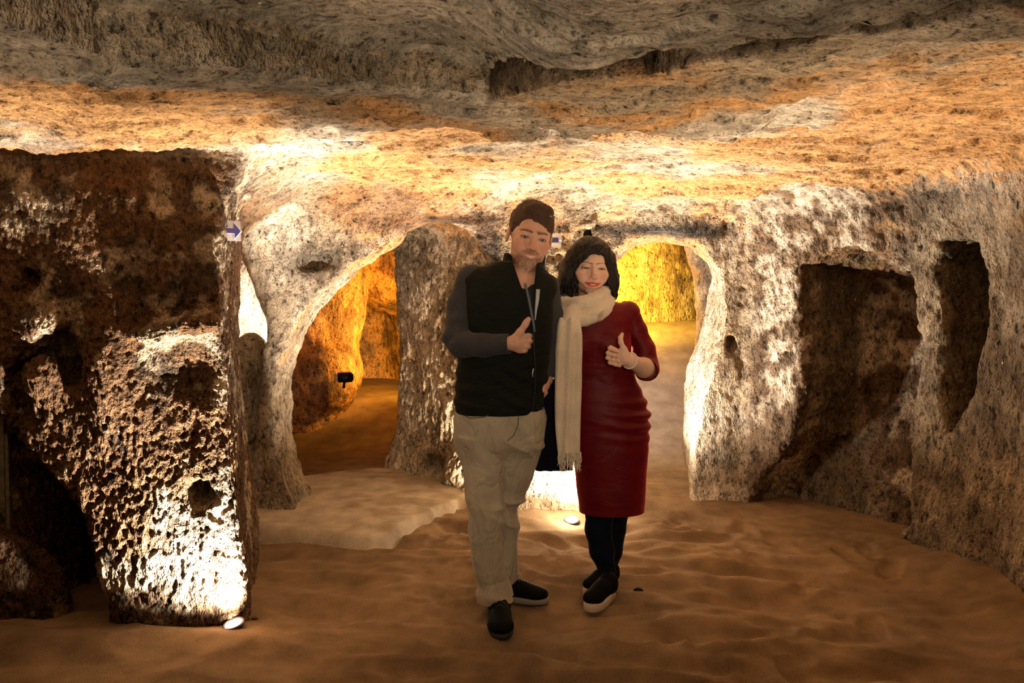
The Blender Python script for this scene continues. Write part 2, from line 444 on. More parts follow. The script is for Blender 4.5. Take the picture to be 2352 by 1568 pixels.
# ---- left pier: wide above, undercut below
zz = gz
xr = interp(zz, [-0.3, 0.0, 0.5, 1.0, 1.5, 1.75, 2.0], [-1.08, -1.10, -1.14, -1.165, -1.175, -1.15, -1.05])
xl = interp(zz, [-0.3, 0.05, 0.48, 0.71, 0.98, 1.3, 2.0], [-1.66, -1.68, -1.80, -2.02, -2.25, -2.9, -3.0])
yfr = interp(zz, [-0.3, 0.0, 0.4, 1.0, 1.5, 1.8, 1.93, 2.0], [3.44, 3.46, 3.50, 3.56, 3.54, 3.52, 3.60, 3.60])
def pier_left(x, y, z):
    iz = np.searchsorted(gz, z.ravel()); iz = np.clip(iz, 0, len(gz) - 1)
    R = xr[iz][None, None, :] - 0.27 * np.clip((y - 3.5) / 1.1, 0, 1.2); Lf = xl[iz][None, None, :]; Fy = yfr[iz][None, None, :]
    Fy = Fy + 0.10 * np.clip((-x - 1.6), 0, 1)
    d = smax(smax(x - R, Lf - x, 0.1), smax(Fy - y, y - 4.75, 0.1), 0.07)
    return d
union_local((-4, 3.0, -0.4), (-0.4, 5.4, 2.5), pier_left, 0.05)
# flare of its right flank into the ceiling
union_local((-1.9, 3.6, 1.3), (-0.3, 5.6, 2.4), lambda x, y, z: np.maximum(np.sqrt(np.maximum(x + 1.57, 0) ** 2 + (np.minimum(np.abs(y - 4.5), 0.7) * 0.2) ** 2) - (0.06 + 0.44 * sst(1.62, 2.02, z)), np.abs(y - 4.4) - 0.75), 0.14)
# darker mass behind on the far left
union_local((-4.6, 3.6, -0.4), (-1.4, 6.0, 2.5), lambda x, y, z: smax(smax(4.15 - y + 0.3 * z * 0, y - 5.5, 0.1), x + 1.72 + 0.2 * sst(0.2, 1.0, z), 0.1), 0.1)
union_local((-4.6, 3.0, -0.4), (-1.4, 6.0, 2.5), lambda x, y, z: smax(np.sqrt((x + 2.9) ** 2 + (y - 4.4) ** 2 + 0 * z) - 1.0 + 0.2 * z, z - 1.4, 0.1), 0.15)
# cavities and ledges of the left pier
def WL(px, py, Y): return tuple(W(px, py, Y))
c = WL(415, 850, 3.50); carve_ell((c[0], c[1], c[2] - 0.02), (0.16, 0.13, 0.15), 0.03)
c = WL(400, 960, 3.48); carve_ell(c, (0.14, 0.09, 0.20), 0.05)
c = WL(130, 830, 3.60); carve_ell(c, (0.15, 0.13, 0.12), 0.04)
c = WL(60, 900, 3.66); carve_ell(c, (0.08, 0.12, 0.14), 0.04)
c = WL(95, 735, 3.58); union_ell(c, (0.10, 0.06, 0.07), 0.05)
c = WL(100, 860, 3.60); union_ell((c[0] + 0.0, c[1], c[2] - 0.02), (0.08, 0.06, 0.10), 0.05)
c = WL(440, 745, 3.50); union_ell(c, (0.12, 0.07, 0.05), 0.05)
c = WL(350, 770, 3.50); union_ell(c, (0.10, 0.06, 0.05), 0.05)
c = WL(245, 850, 3.55); union_ell(c, (0.08, 0.06, 0.22), 0.07)
c = WL(436, 1145, 3.46); carve_ell((c[0] + 0.01, c[1], c[2]), (0.055, 0.22, 0.075), 0.012)
c = WL(420, 1205, 3.44); carve_ell(c, (0.05, 0.06, 0.04), 0.02)
c = WL(455, 1215, 3.44); carve_ell(c, (0.035, 0.05, 0.025), 0.02)
c = WL(450, 440, 3.50); carve_ell(c, (0.20, 0.10, 0.12), 0.06)
c = WL(540, 470, 3.85); carve_ell(c, (0.04, 0.10, 0.07), 0.03)
c = WL(80, 640, 3.62); carve_ell(c, (0.03, 0.05, 0.035), 0.02)

union_ell((-2.28, 3.66, 0.05), (0.38, 0.14, 0.34), 0.08)
# ---- front-left wall with the wide arch and the slender leaning pillar
ARCH1 = [(722, 1200), (700, 1150), (672, 1100), (656, 1030), (648, 960), (645, 900), (658, 840), (684, 770), (715, 715), (760, 668), (820, 615), (870, 588), (905, 568), (928, 535), (975, 515), (1030, 515), (1085, 540), (1125, 590), (1150, 660), (1165, 800), (1165, 1250), (720, 1300)]
OPEN2 = [(540, 570), (556, 600), (575, 655), (592, 710), (606, 745), (609, 770), (600, 820), (592, 900), (582, 1000), (572, 1100), (570, 1230), (430, 1240), (400, 570)]
NICHE = [(1835, 620), (1900, 592), (1945, 565), (1985, 580), (2050, 590), (2085, 615), (2100, 680), (2112, 780), (2108, 900), (2090, 1000), (2120, 1110), (2130, 1240), (1720, 1230), (1722, 1165), (1760, 1090), (1825, 1000), (1850, 850), (1838, 700)]
def carve_profile(pix, Y, y0, y1, grow0=0.0, grow1=0.0, k=0.03, dirx=0.0):
    pts = [(W(a, b, Y)[0], W(a, b, Y)[2]) for a, b in pix]
    xs = [p[0] for p in pts]; zs = [p[1] for p in pts]
    g = max(abs(grow0), abs(grow1)) + 0.15 + abs(dirx) * (y1 - y0)
    s = box_idx((min(xs) - g, y0 - 0.1, min(zs) - g), (max(xs) + g, y1 + 0.1, max(zs) + g))
    XX, ZZ = np.meshgrid(gx[s[0]], gz[s[2]], indexing='ij')
    ys_ = gy[s[1]]
    base = poly_sd(pts, XX, ZZ)
    for j, yv in enumerate(ys_):
        if dirx:
            base_j = poly_sd([(p[0] + dirx * (yv - Y), p[1]) for p in pts], XX, ZZ)
        else: base_j = base
        t = np.clip((yv - y0) / (y1 - y0), 0, 1)
        dd = base_j - (grow0 + (grow1 - grow0) * t)
        ee = max(y0 - yv, yv - y1)
        dd = np.maximum(dd, ee) if ee > 0 else dd
        sl = (s[0], s.__getitem__(1).start + j, s[2])
        V[sl] = smax(V[sl], -dd.astype(np.float32), k)
wallL = poly_sd([(-4.5, 5.02), (-1.55, 5.0), (-1.2, 4.97), (-0.2, 5.06), (0.1, 5.2), (0.1, 5.55), (-0.8, 5.5), (-1.3, 5.36), (-1.9, 5.5), (-4.5, 5.5)])
union(wallL[:, :, None] - 0.02 - 0.14 * sst(1.55, 2.0, Z3) - 0.05 * sst(0.25, 0.0, Z3), 0.16)
carve_profile(ARCH1, 5.08, 4.6, 5.95, -0.02, 0.05, 0.04)
carve_profile(OPEN2, 5.05, 4.7, 5.9, 0.0, 0.05, 0.05, dirx=-0.15)
# low rounded boulder between pier and pillar
for (px, py, Y, r) in ((575, 860, 5.5, (0.13, 0.25, 0.28)), (580, 1050, 5.5, (0.16, 0.25, 0.4))):
    union_ell(WL(px, py, Y), r, 0.06)
# clear the space right of the pillar foot beyond the arch and left of pier
for (px, py, Y, r) in ((562, 862, 5.18, (0.05, 0.10, 0.05)), (556, 948, 5.12, (0.035, 0.12, 0.07)), (716, 606, 5.0, (0.085, 0.11, 0.042)), (750, 597, 5.0, (0.05, 0.06, 0.05)),
                       (1676, 520, 5.30, (0.035, 0.12, 0.055)), (1752, 532, 5.25, (0.03, 0.10, 0.022)), (1352, 532, 5.16, (0.043, 0.16, 0.042)), (1356, 556, 5.16, (0.062, 0.14, 0.05)), (990, 1080, 5.75, (0.10, 0.14, 0.11))):
    pass

# ---- centre mass between the two arches
centre = poly_sd([(-0.84, 6.2), (-0.55, 5.75), (-0.22, 5.36), (0.0, 5.2), (0.45, 5.2), (0.50, 5.5), (0.46, 6.0), (0.30, 6.6), (0.2, 7.4), (-0.62, 7.4), (-0.86, 6.6)])
union(centre[:, :, None] + 0.02 - 0.10 * sst(1.5, 1.95, Z3) - 0.10 * sst(0.45, 0.0, Z3), 0.14)

# ---- right arch wall, pier, right wall
archw = poly_sd([(0.3, 5.38), (1.2, 5.42), (1.45, 5.45), (1.82, 4.98), (2.15, 4.62), (2.22, 4.46), (4.2, 4.4), (4.2, 6.35), (1.7, 6.35), (0.3, 6.0)])
union(archw[:, :, None] - 0.12 * sst(1.6, 2.0, Z3) - 0.04 * sst(0.4, 0.0, Z3), 0.12)
ARCH2 = [(1368, 1300), (1368, 700), (1380, 640), (1402, 598), (1440, 562), (1485, 543), (1530, 538), (1575, 548), (1610, 570), (1638, 606), (1656, 650), (1664, 710), (1660, 780), (1640, 850), (1610, 930), (1592, 1010), (1588, 1080), (1590, 1300)]
ARCH2B = [(1372, 1300), (1375, 700), (1390, 640), (1447, 575), (1514, 558), (1581, 566), (1625, 600), (1639, 636), (1620, 700), (1594, 783), (1572, 837), (1565, 926), (1570, 1020), (1588, 1100), (1590, 1300)]
s = box_idx((0.2, 4.9, -0.4), (1.9, 6.9, 2.1))
XX, ZZ = np.meshgrid(gx[s[0]], gz[s[2]], indexing='ij')
pa = poly_sd([tuple(W(q, r, 5.42)[[0, 2]]) for q, r in ARCH2], XX, ZZ); pb = poly_sd([tuple(W(q, r, 6.25)[[0, 2]]) for q, r in ARCH2B], XX, ZZ)
for j, yv in enumerate(gy[s[1]]):
    t = np.clip((yv - 5.42) / 0.83, 0, 1)
    dd = np.maximum(pa * (1 - t) + pb * t, max(5.0 - yv, yv - 6.8))
    sl = (s[0], s[1].start + j, s[2]); V[sl] = smax(V[sl], -dd.astype(np.float32), 0.025)
# niche with a curved back, then the dark opening beyond the rib: both cut square to an oblique wall line
def carve_oblique(pix, A, B, depth, round_, k=0.04, flo=0.0):
    A = np.array(A); B = np.array(B); e = B - A; Ln = np.hypot(*e); e = e / Ln; nrm = np.array([-e[1], e[0]])
    if nrm[1] + nrm[0] < 0: nrm = -nrm
    pts = []
    for px, py in pix:
        r = W(px, py, 1.0) - np.array([0, 0, CAM_H])
        t = (A @ nrm) / (r[:2] @ nrm); h = r * t
        pts.append(((h[:2] - A) @ e, h[2] + CAM_H))
    T = [p[0] for p in pts]; Zs = [p[1] for p in pts]
    c = [A + e * t + nrm * d for t in (min(T) - .2, max(T) + .2) for d in (-0.6, depth + .2)]
    s = box_idx((min(q[0] for q in c), min(q[1] for q in c), min(Zs) - .2), (max(q[0] for q in c), max(q[1] for q in c), max(Zs) + .2))
    x, y = np.meshgrid(gx[s[0]], gy[s[1]], indexing='ij')
    t2 = (x - A[0]) * e[0] + (y - A[1]) * e[1]; dep = (x - A[0]) * nrm[0] + (y - A[1]) * nrm[1]
    tt = np.linspace(min(T) - .5, max(T) + .5, 220); zz_ = gz[s[2]]
    TT, ZZ = np.meshgrid(tt, zz_, indexing='ij'); pd = poly_sd(pts, TT, ZZ)
    f = np.clip((t2 - tt[0]) / (tt[1] - tt[0]), 0, len(tt) - 1.001); i0 = f.astype(int); fr = (f - i0)[..., None]
    base = pd[i0] * (1 - fr) + pd[i0 + 1] * fr
    dd = base + round_ * np.clip(dep / depth, 0, 1)[..., None] ** 2
    dd = np.maximum(dd, (dep - depth)[..., None] + flo * sst(0.9, 0.0, zz_)[None, None, :])
    V[s] = smax(V[s], -dd.astype(np.float32), k)
carve_oblique(NICHE, (1.45, 5.48), (2.17, 4.55), 0.62, 0.16, 0.04, 0.30)
# right wall running towards the camera, with a dark opening behind its end
rw = poly_sd([(2.27, 4.12), (2.25, 3.4), (2.22, 2.6), (2.25, 1.2), (2.3, -3.2), (4.2, -3.2), (4.2, 4.25), (2.7, 4.25)])
union(rw[:, :, None] - 0.16 * sst(1.5, 2.02, Z3) - 0.05 * sst(0.7, 0.0, Z3), 0.1)
union(poly_sd([(2.22, 4.62), (2.19, 4.50), (2.27, 4.14), (4.2, 4.14), (4.2, 4.8), (2.4, 4.8)])[:, :, None] - 0.10 * sst(1.6, 2.02, Z3) - 0.06 * sst(0.6, 0.0, Z3), 0.12)
carve_oblique([(2150, 600), (2170, 555), (2215, 540), (2255, 560), (2270, 620), (2272, 720), (2262, 820), (2240, 890), (2200, 960), (2172, 1000), (2158, 900), (2168, 760), (2160, 680)], (2.16, 4.56), (2.27, 4.10), 0.8, 0.05, 0.03)
# left wall near the camera (outside the frame)
lw = poly_sd([(-2.6, 2.6), (-2.5, -3.2), (-4.6, -3.2), (-4.6, 2.9)])
union(lw[:, :, None] - 0.1 * sst(1.5, 2.0, Z3), 0.2)
# fin added to keep the nook's white light out of the orange chamber
fin = poly_sd([(-1.575, 5.72), (-1.515, 5.72), (-2.49, 9.4), (-2.59, 9.4)])
union(fin[:, :, None] - 0.015 - 0.0 * Z3, 0.04)
# back-left chamber forms
c = WL(745, 900, 7.6)
union_ell((c[0] - 0.20, 7.95, 1.25), (0.55, 0.55, 0.75), 0.15); union_ell((c[0] - 0.05, 7.75, 0.55), (0.36, 0.45, 0.42), 0.12); union_ell((c[0] - 0.15, 7.75, 0.05), (0.22, 0.35, 0.35), 0.12)
union_ell((-1.0, 8.9, 1.7), (0.9, 0.7, 0.7), 0.2)
union_ell((-3.3, 8.0, 1.0), (0.9, 1.0, 1.6), 0.3)
union_ell((-0.4, 9.4, 0.9), (0.9, 0.8, 1.6), 0.2)
# bright far-left chamber stands open; slim pillar of the yellow chamber
c = W(1612, 700, 7.4)
union_local((1.2, 6.9, -0.4), (2.4, 8.2, 2.5), lambda x, y, z: np.sqrt((x - c[0] - 0.12 + 0.08 * (z - 1.0)) ** 2 + (y - 7.5) ** 2) - 0.16 - 0.12 * (z - 1.1) ** 2, 0.15)
union_ell((1.1, 9.6, 0.9), (1.2, 1.1, 2.2), 0.2)
union_ell((1.3, 9.0, 0.3), (1.0, 0.9, 0.55), 0.2)
# holes
for (px, py, Y, r) in ((562, 862, 5.12, (0.055, 0.13, 0.05)), (556, 948, 5.12, (0.035, 0.13, 0.07)), (714, 606, 4.93, (0.085, 0.12, 0.042)), (748, 597, 4.95, (0.05, 0.07, 0.05)),
                       (1676, 520, 5.32, (0.032, 0.14, 0.055)), (1752, 532, 5.15, (0.03, 0.10, 0.022)), (1352, 532, 5.2, (0.043, 0.22, 0.042)), (1356, 553, 5.18, (0.058, 0.2, 0.05)), (992, 1078, 5.62, (0.10, 0.16, 0.11)),
                       (1680, 792, 5.45, (0.03, 0.14, 0.05)), (1640, 1100, 5.72, (0.10, 0.10, 0.05)), (2030, 300, 3.2, (0.01, 0.01, 0.01))):
    carve_ell(WL(px, py, Y), r, 0.015)
print('sdf', time.time() - T0)

P, Q = surface_nets(gx, gy, gz, V)
del V
P = relax(P, Q, 2, 0.4)
# drop what lies in the ground
fz = floor_z(P[:, 0], P[:, 1])
keep = (P[Q][:, :, 2] > (fz[Q] - 0.14)).any(1)
P, Q, _u = compact(P, Q[keep])
print('nets', len(P), len(Q), time.time() - T0)

def rock_displace(P, N, fine=True):
    st = P * np.array([1, 1, 0.75], np.float32)
    vis = sst(-0.5, 1.2, P[:, 1])
    ceilm = sst(-0.35, -0.75, N[:, 2])
    # left pier is the most pitted
    pl = sst(-0.7, -1.1, P[:, 0]) * sst(5.0, 4.6, P[:, 1])
    rp = sst(1.35, 1.5, P[:, 0]) * sst(4.3, 4.6, P[:, 1]) * sst(6.2, 5.9, P[:, 1])
    rp = np.maximum(rp, sst(-0.9, -0.8, P[:, 0]) * sst(0.62, 0.5, P[:, 0]) * sst(5.05, 5.2, P[:, 1]) * sst(6.6, 6.3, P[:, 1]))
    a1 = 0.035 * (1 - 0.45 * ceilm) * (1 - 0.35 * pl); a2 = 0.016 * (1 - 0.5 * ceilm) * (1 - 0.68 * pl + 0.3 * rp)
    d = a1 * fbm(st, 2.6, 2, 1.7) + a2 * fbm(st, 7.5, 2, 4.4)
    # chiselled pits: sharp dark hollows
    r = fbm(st, 17.0, 2, 8.8)
    d = d - 0.010 * (1 - 0.6 * ceilm) * (0.6 - 0.42 * pl + 0.7 * rp) * sst(0.12, 0.45, r)
    d = d + 0.007 * (0.8 + 0.3 * pl + rp) * fbm(st, 34.0, 2, 2.8) + pl * (0.006 * fbm(st, 66.0, 2, 12.8) - 0.006 * sst(0.15, 0.5, fbm(st, 58.0, 1, 31.8))) - 0.010 * (0.3 - 0.1 * pl + 0.6 * rp) * sst(0.0, 0.4, fbm(st, 30.0, 1, 21.8))
    # foliated slabs on the ceiling
    cs = P * np.array([0.9, 1.7, 0.5], np.float32)
    lay = fbm(cs, 1.9, 3, 6.1)
    d = d + ceilm * 0.020 * (sst(0.02, 0.06, lay) - 0.5) + ceilm * 0.014 * (sst(0.22, 0.25, lay)) - ceilm * 0.012 * sst(0.3, 0.5, fbm(cs, 9, 2, 3.3))
    return (P + N * (d * vis)[:, None]).astype(np.float32)

# refine the faces in view
N = vnormals(P, Q)
def in_view(P, Q, ymax, m=0.25, dot=0.15):
    cen = P[Q].mean(1)
    ok = (cen[:, 1] > 1.3) & (cen[:, 1] < ymax) & (np.abs(cen[:, 0]) < 0.62 * cen[:, 1] + m)
    ok &= ((cen[:, 2] - CAM_H) < 0.36 * cen[:, 1] + m)
    nn = N[Q].mean(1); vd = np.array([0, 0, CAM_H]) - cen; vd /= np.linalg.norm(vd, axis=1, keepdims=True)
    return ok & ((nn * vd).sum(1) > -dot)
fineM = in_view(P, Q, 6.3)
PF, QF, uF = compact(P, Q[fineM]); NF = N[uF]
# faces beside the fine patch share displaced border points, so no gap opens wider than a pit
PF2, QF2 = subdivide(PF, QF)
NF2 = vnormals(PF2, QF2)
PC, QC, uC = compact(P, Q[~fineM])
NF2[:len(PF)] = NF
# the pitted face beside the left floor lamp is refined once more
cq = PF2[QF2].mean(1); extra = (cq[:, 0] < -0.95) & (cq[:, 0] > -2.35) & (cq[:, 1] < 4.3) & (cq[:, 1] > 3.2) & (cq[:, 2] < 1.93)
pe, qe, ue = compact(PF2, QF2[extra]); ne = NF2[ue]; pe2, qe2 = subdivide(pe, qe); ne2 = vnormals(pe2, qe2); ne2[:len(pe)] = ne
pr_, qr_, ur_ = compact(PF2, QF2[~extra])
NF2 = np.concatenate([NF2[ur_], ne2]); PF2 = np.concatenate([pr_, pe2]); QF2 = np.concatenate([qr_, qe2 + len(pr_)])
n0 = len(PF)
print('fine', len(PF2), len(QF2), 'coarse', len(PC), time.time() - T0)
PFd = rock_displace(PF2, NF2); PCd = rock_displace(PC, N[uC])

# ------------------------------------------------------------------ pigment of the rock (stains of the stone; shade painted in on the riser and right side)
def lerp(a, b, t): return a + (b - a) * t[:, None]
CREAM = np.array([0.58, 0.48, 0.36]); TAN = np.array([0.38, 0.29, 0.19]); ORANGE = np.array([0.50, 0.25, 0.085]); RUST = np.array([0.16, 0.075, 0.03])
SOOT = np.array([0.045, 0.038, 0.032]); GREY = np.array([0.27, 0.24, 0.19]); BROWN = np.array([0.085, 0.052, 0.030])
def blob(P, c, r): 
    return np.exp(-(((P - np.asarray(c, np.float32)) / np.asarray(r, np.float32)) ** 2).sum(1))
def pigment(P, N):
    P = P.astype(np.float32)
    n1 = fbm(P, 1.6, 4, 3.0); n2 = fbm(P, 4.5, 4, 7.0); n3 = fbm(P, 12, 3, 2.0); n4 = fbm(P, 2.4, 4, 13.0)
    c = lerp(np.tile(TAN, (len(P), 1)), CREAM, sst(-0.35, 0.35, n1 + 0.5 * n2))
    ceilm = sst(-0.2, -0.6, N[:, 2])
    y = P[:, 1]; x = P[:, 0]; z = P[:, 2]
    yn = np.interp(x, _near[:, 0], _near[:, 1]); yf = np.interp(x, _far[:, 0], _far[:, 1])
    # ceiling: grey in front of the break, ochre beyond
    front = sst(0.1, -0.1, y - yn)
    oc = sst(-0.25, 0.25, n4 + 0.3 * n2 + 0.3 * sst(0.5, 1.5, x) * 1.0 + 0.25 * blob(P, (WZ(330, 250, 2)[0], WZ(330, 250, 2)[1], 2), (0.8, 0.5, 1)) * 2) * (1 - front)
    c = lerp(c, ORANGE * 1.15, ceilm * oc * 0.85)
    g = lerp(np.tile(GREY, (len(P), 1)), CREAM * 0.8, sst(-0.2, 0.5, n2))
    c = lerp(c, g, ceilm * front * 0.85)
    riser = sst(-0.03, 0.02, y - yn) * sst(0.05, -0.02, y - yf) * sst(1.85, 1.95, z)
    c = lerp(c, BROWN * 0.8, riser * 0.92)  # riser painted darker so the break looks shaded
    # left pier rusty and dark
    pl = sst(-0.85, -1.15, x + 0.25 * np.clip(y - 3.5, 0, 1)) * sst(4.9, 4.6, y) * sst(3.0, 3.3, y) * sst(2.02, 1.9, z)
    rust = lerp(np.tile(RUST, (len(P), 1)), BROWN, sst(-0.1, 0.3, n2)); rust = lerp(rust * 0.75, TAN * 0.95, sst(0.12, 0.5, n2 + 0.8 * n3))
    c = lerp(c, rust, pl * 0.92)
    # soot above the right arch and by the niche, dark corner of the ceiling
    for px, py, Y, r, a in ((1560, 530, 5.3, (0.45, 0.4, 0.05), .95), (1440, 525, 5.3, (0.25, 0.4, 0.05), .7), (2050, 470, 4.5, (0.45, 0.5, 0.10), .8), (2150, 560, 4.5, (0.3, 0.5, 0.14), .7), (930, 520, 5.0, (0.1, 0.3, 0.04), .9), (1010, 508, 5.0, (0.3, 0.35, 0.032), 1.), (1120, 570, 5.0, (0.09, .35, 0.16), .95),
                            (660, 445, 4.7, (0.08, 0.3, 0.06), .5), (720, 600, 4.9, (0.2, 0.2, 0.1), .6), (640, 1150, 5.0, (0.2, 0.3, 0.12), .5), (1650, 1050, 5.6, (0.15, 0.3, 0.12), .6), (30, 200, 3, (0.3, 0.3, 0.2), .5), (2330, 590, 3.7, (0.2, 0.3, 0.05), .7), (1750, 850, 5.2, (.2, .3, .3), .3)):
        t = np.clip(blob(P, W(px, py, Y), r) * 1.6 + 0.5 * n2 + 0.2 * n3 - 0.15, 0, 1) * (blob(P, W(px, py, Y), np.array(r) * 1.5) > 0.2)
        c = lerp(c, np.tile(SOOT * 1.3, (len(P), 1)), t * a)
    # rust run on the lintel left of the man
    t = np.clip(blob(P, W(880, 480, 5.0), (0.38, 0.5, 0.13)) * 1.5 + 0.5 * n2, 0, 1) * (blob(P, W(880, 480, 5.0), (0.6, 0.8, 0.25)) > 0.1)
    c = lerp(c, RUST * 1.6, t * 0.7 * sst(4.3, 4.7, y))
    # niche and right opening: insides painted darker to stand in for shade
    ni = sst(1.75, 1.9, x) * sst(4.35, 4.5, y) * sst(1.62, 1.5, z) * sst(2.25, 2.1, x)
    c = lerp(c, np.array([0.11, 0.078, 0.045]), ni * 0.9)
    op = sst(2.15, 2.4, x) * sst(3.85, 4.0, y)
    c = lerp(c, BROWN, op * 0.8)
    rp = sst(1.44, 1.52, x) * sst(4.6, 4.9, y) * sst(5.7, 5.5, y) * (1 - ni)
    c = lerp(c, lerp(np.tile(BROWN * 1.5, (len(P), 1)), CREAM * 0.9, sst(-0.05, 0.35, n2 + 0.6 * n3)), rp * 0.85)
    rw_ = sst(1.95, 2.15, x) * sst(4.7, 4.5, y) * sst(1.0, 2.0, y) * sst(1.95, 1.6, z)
    c = lerp(c, lerp(np.tile(np.array([0.15, 0.11, 0.07]), (len(P), 1)), np.array([0.30, 0.24, 0.16]), sst(-0.1, 0.4, n2)), rw_ * 0.85)  # right wall and rib darkened in colour for the dim light there
    # orange-brown rock of the back-left chamber
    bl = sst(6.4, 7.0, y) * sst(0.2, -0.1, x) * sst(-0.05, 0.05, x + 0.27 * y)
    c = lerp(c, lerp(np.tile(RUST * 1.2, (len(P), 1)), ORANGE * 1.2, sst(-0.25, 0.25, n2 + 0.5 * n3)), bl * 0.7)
    c = c * (1 + 0.18 * n3[:, None]) * (1 + 0.25 * n1[:, None])
    return np.clip(c, 0.01, 0.9)

# ------------------------------------------------------------------ split the rock into its pieces
def region(cen, nrm):
    x, y, z = cen[:, 0], cen[:, 1], cen[:, 2]
    r = np.full(len(cen), 6, np.int8)                                       # 6 = back chambers
    inroom = y < 5.62
    r[inroom & (y > 4.72)] = 3                                              # arch wall between pillars
    cz = ceil_z(x, y)
    ce = (nrm[:, 2] < -0.45) & (z > cz - 0.22)
    r[(y > 5.9) & (x > 0.45) ] = 6
    L = (x < -0.9) & (y > 3.0) & (y < 4.76) & (x > -3.2)
    r[L] = 1
    far = (x < -1.45) & (y > 3.6) & (z < 1.35) & (x < np.interp(z, gz, xl) - 0.06); r[far] = 7
    S = (x < -0.9) & (x > -1.75) & (y >= 4.76) & (y < 5.75) & (z < 1.72); r[S] = 2
    B = (x < -1.46) & (x > -2.4) & (y > 5.0) & (y < 6.0) & (z < 1.2) & (x < np.interp(z, [0, .8, 1.3], [-1.58, -1.50, -1.44])); r[B] = 8
    C = (x > -0.95) & (x < 0.5) & (y > 5.0) & (y < 7.6) & ((z < 1.62) | (y > 5.62)); r[C] = 4
    Rp = (x > 1.2) & (y > 4.4) & (y < 6.8); r[Rp] = 5
    r[(x > 1.9) & (y < 4.4)] = 9
    r[(x < -2.2) & (y <= 3.0)] = 7
    r[ce & (y < 5.45)] = 0
    r[(y < -1.5) & (r == 6)] = 10; r[(r == 6) & (y < 3)] = 10
    return r
NAMES = {0: 'ceiling', 1: 'rock_pier', 2: 'rock_pillar', 3: 'wall_middle', 4: 'rock_pier', 5: 'rock_pier', 6: 'wall_back', 7: 'wall_left', 8: 'boulder', 9: 'wall_right', 10: 'wall_front'}
LAB = {1: ('massive rusty pitted rock pier with the floor spotlight glaring at its foot', 'pier'),
       2: ('slender leaning rock pillar left of the wide arch, its foot blotched grey', 'pillar'),
       4: ('pale rock pier behind the couple, between the wide arch and the round arch', 'pier'),
       5: ('rough rock pier with a dark shallow niche, right of the round yellow-lit arch', 'pier'),
       8: ('low rounded boulder with dark holes between the rusty pier and the slender pillar', 'boulder')}
nF, nC = vnormals(PFd, QF2), vnormals(PCd, QC)
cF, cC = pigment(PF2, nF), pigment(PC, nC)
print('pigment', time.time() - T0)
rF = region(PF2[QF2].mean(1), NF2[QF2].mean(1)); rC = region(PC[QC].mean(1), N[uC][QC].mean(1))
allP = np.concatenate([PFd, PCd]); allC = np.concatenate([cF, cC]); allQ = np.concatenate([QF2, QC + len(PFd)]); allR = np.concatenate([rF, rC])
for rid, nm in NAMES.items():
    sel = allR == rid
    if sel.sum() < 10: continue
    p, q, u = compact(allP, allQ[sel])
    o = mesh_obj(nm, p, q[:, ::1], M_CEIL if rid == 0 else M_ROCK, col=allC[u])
    if rid in LAB: tag(o, LAB[rid][0], LAB[rid][1])
    else: tag(o, kind='structure')

# ------------------------------------------------------------------ floor
fx = axis([(-4.4, -2.7, 0.12), (-2.7, 2.7, 0.02), (2.7, 3.8, 0.12)]); fy = axis([(-3.0, 2.7, 0.12), (2.7, 5.2, 0.018), (5.2, 7.0, 0.03), (7.0, 9.9, 0.06)])
FX, FY = np.meshgrid(fx, fy, indexing='ij'); FZ = floor_z(FX, FY)
FP = np.stack([FX, FY, FZ], -1).reshape(-1, 3).astype(np.float32)
ii = np.arange(len(fx) * len(fy)).reshape(len(fx), len(fy))
FQ = np.stack([ii[:-1, :-1].ravel(), ii[1:, :-1].ravel(), ii[1:, 1:].ravel(), ii[:-1, 1:].ravel()], 1)
n1 = fbm(FP, 2.0, 3, 3.0); n2 = fbm(FP, 7.0, 3, 1.0)
SANDC = np.array([0.24, 0.165, 0.095])
fc = lerp(np.tile(SANDC, (len(FP), 1)), SANDC * 1.35, sst(-0.3, 0.5, n1 + 0.5 * n2))
fc = lerp(fc, np.array([0.40, 0.36, 0.30]), sst(6.2, 6.8, FP[:, 1]) * sst(0.2, 0.4, FP[:, 0]) * 0.8)  # paler grey on the passage floor paints in its patch of white light
tq = in_threshold(FP[:, 0], FP[:, 1])[FQ].mean(1) > -0.035
PALE = lerp(np.tile(np.array([0.56, 0.49, 0.38]), (len(FP), 1)), np.array([0.42, 0.34, 0.24]), sst(-0.2, 0.5, n2 + n1))
FPt = FP.copy(); FPt[:, 2] = floor_z(FP[:, 0], FP[:, 1], True)
tq = in_threshold(FP[:, 0], FP[:, 1])[FQ].mean(1) > -0.11
o = mesh_obj('floor', FP, FQ, M_SAND, col=fc); tag(o, kind='structure')
p, q, u = compact(FPt, FQ[tq]); o = mesh_obj('stone_threshold', p, q, M_SAND, col=PALE[u])
tag(o, 'pale worn stone threshold step under the wide arch, beside the slender pillar', 'threshold')
print('cave done', time.time() - T0)
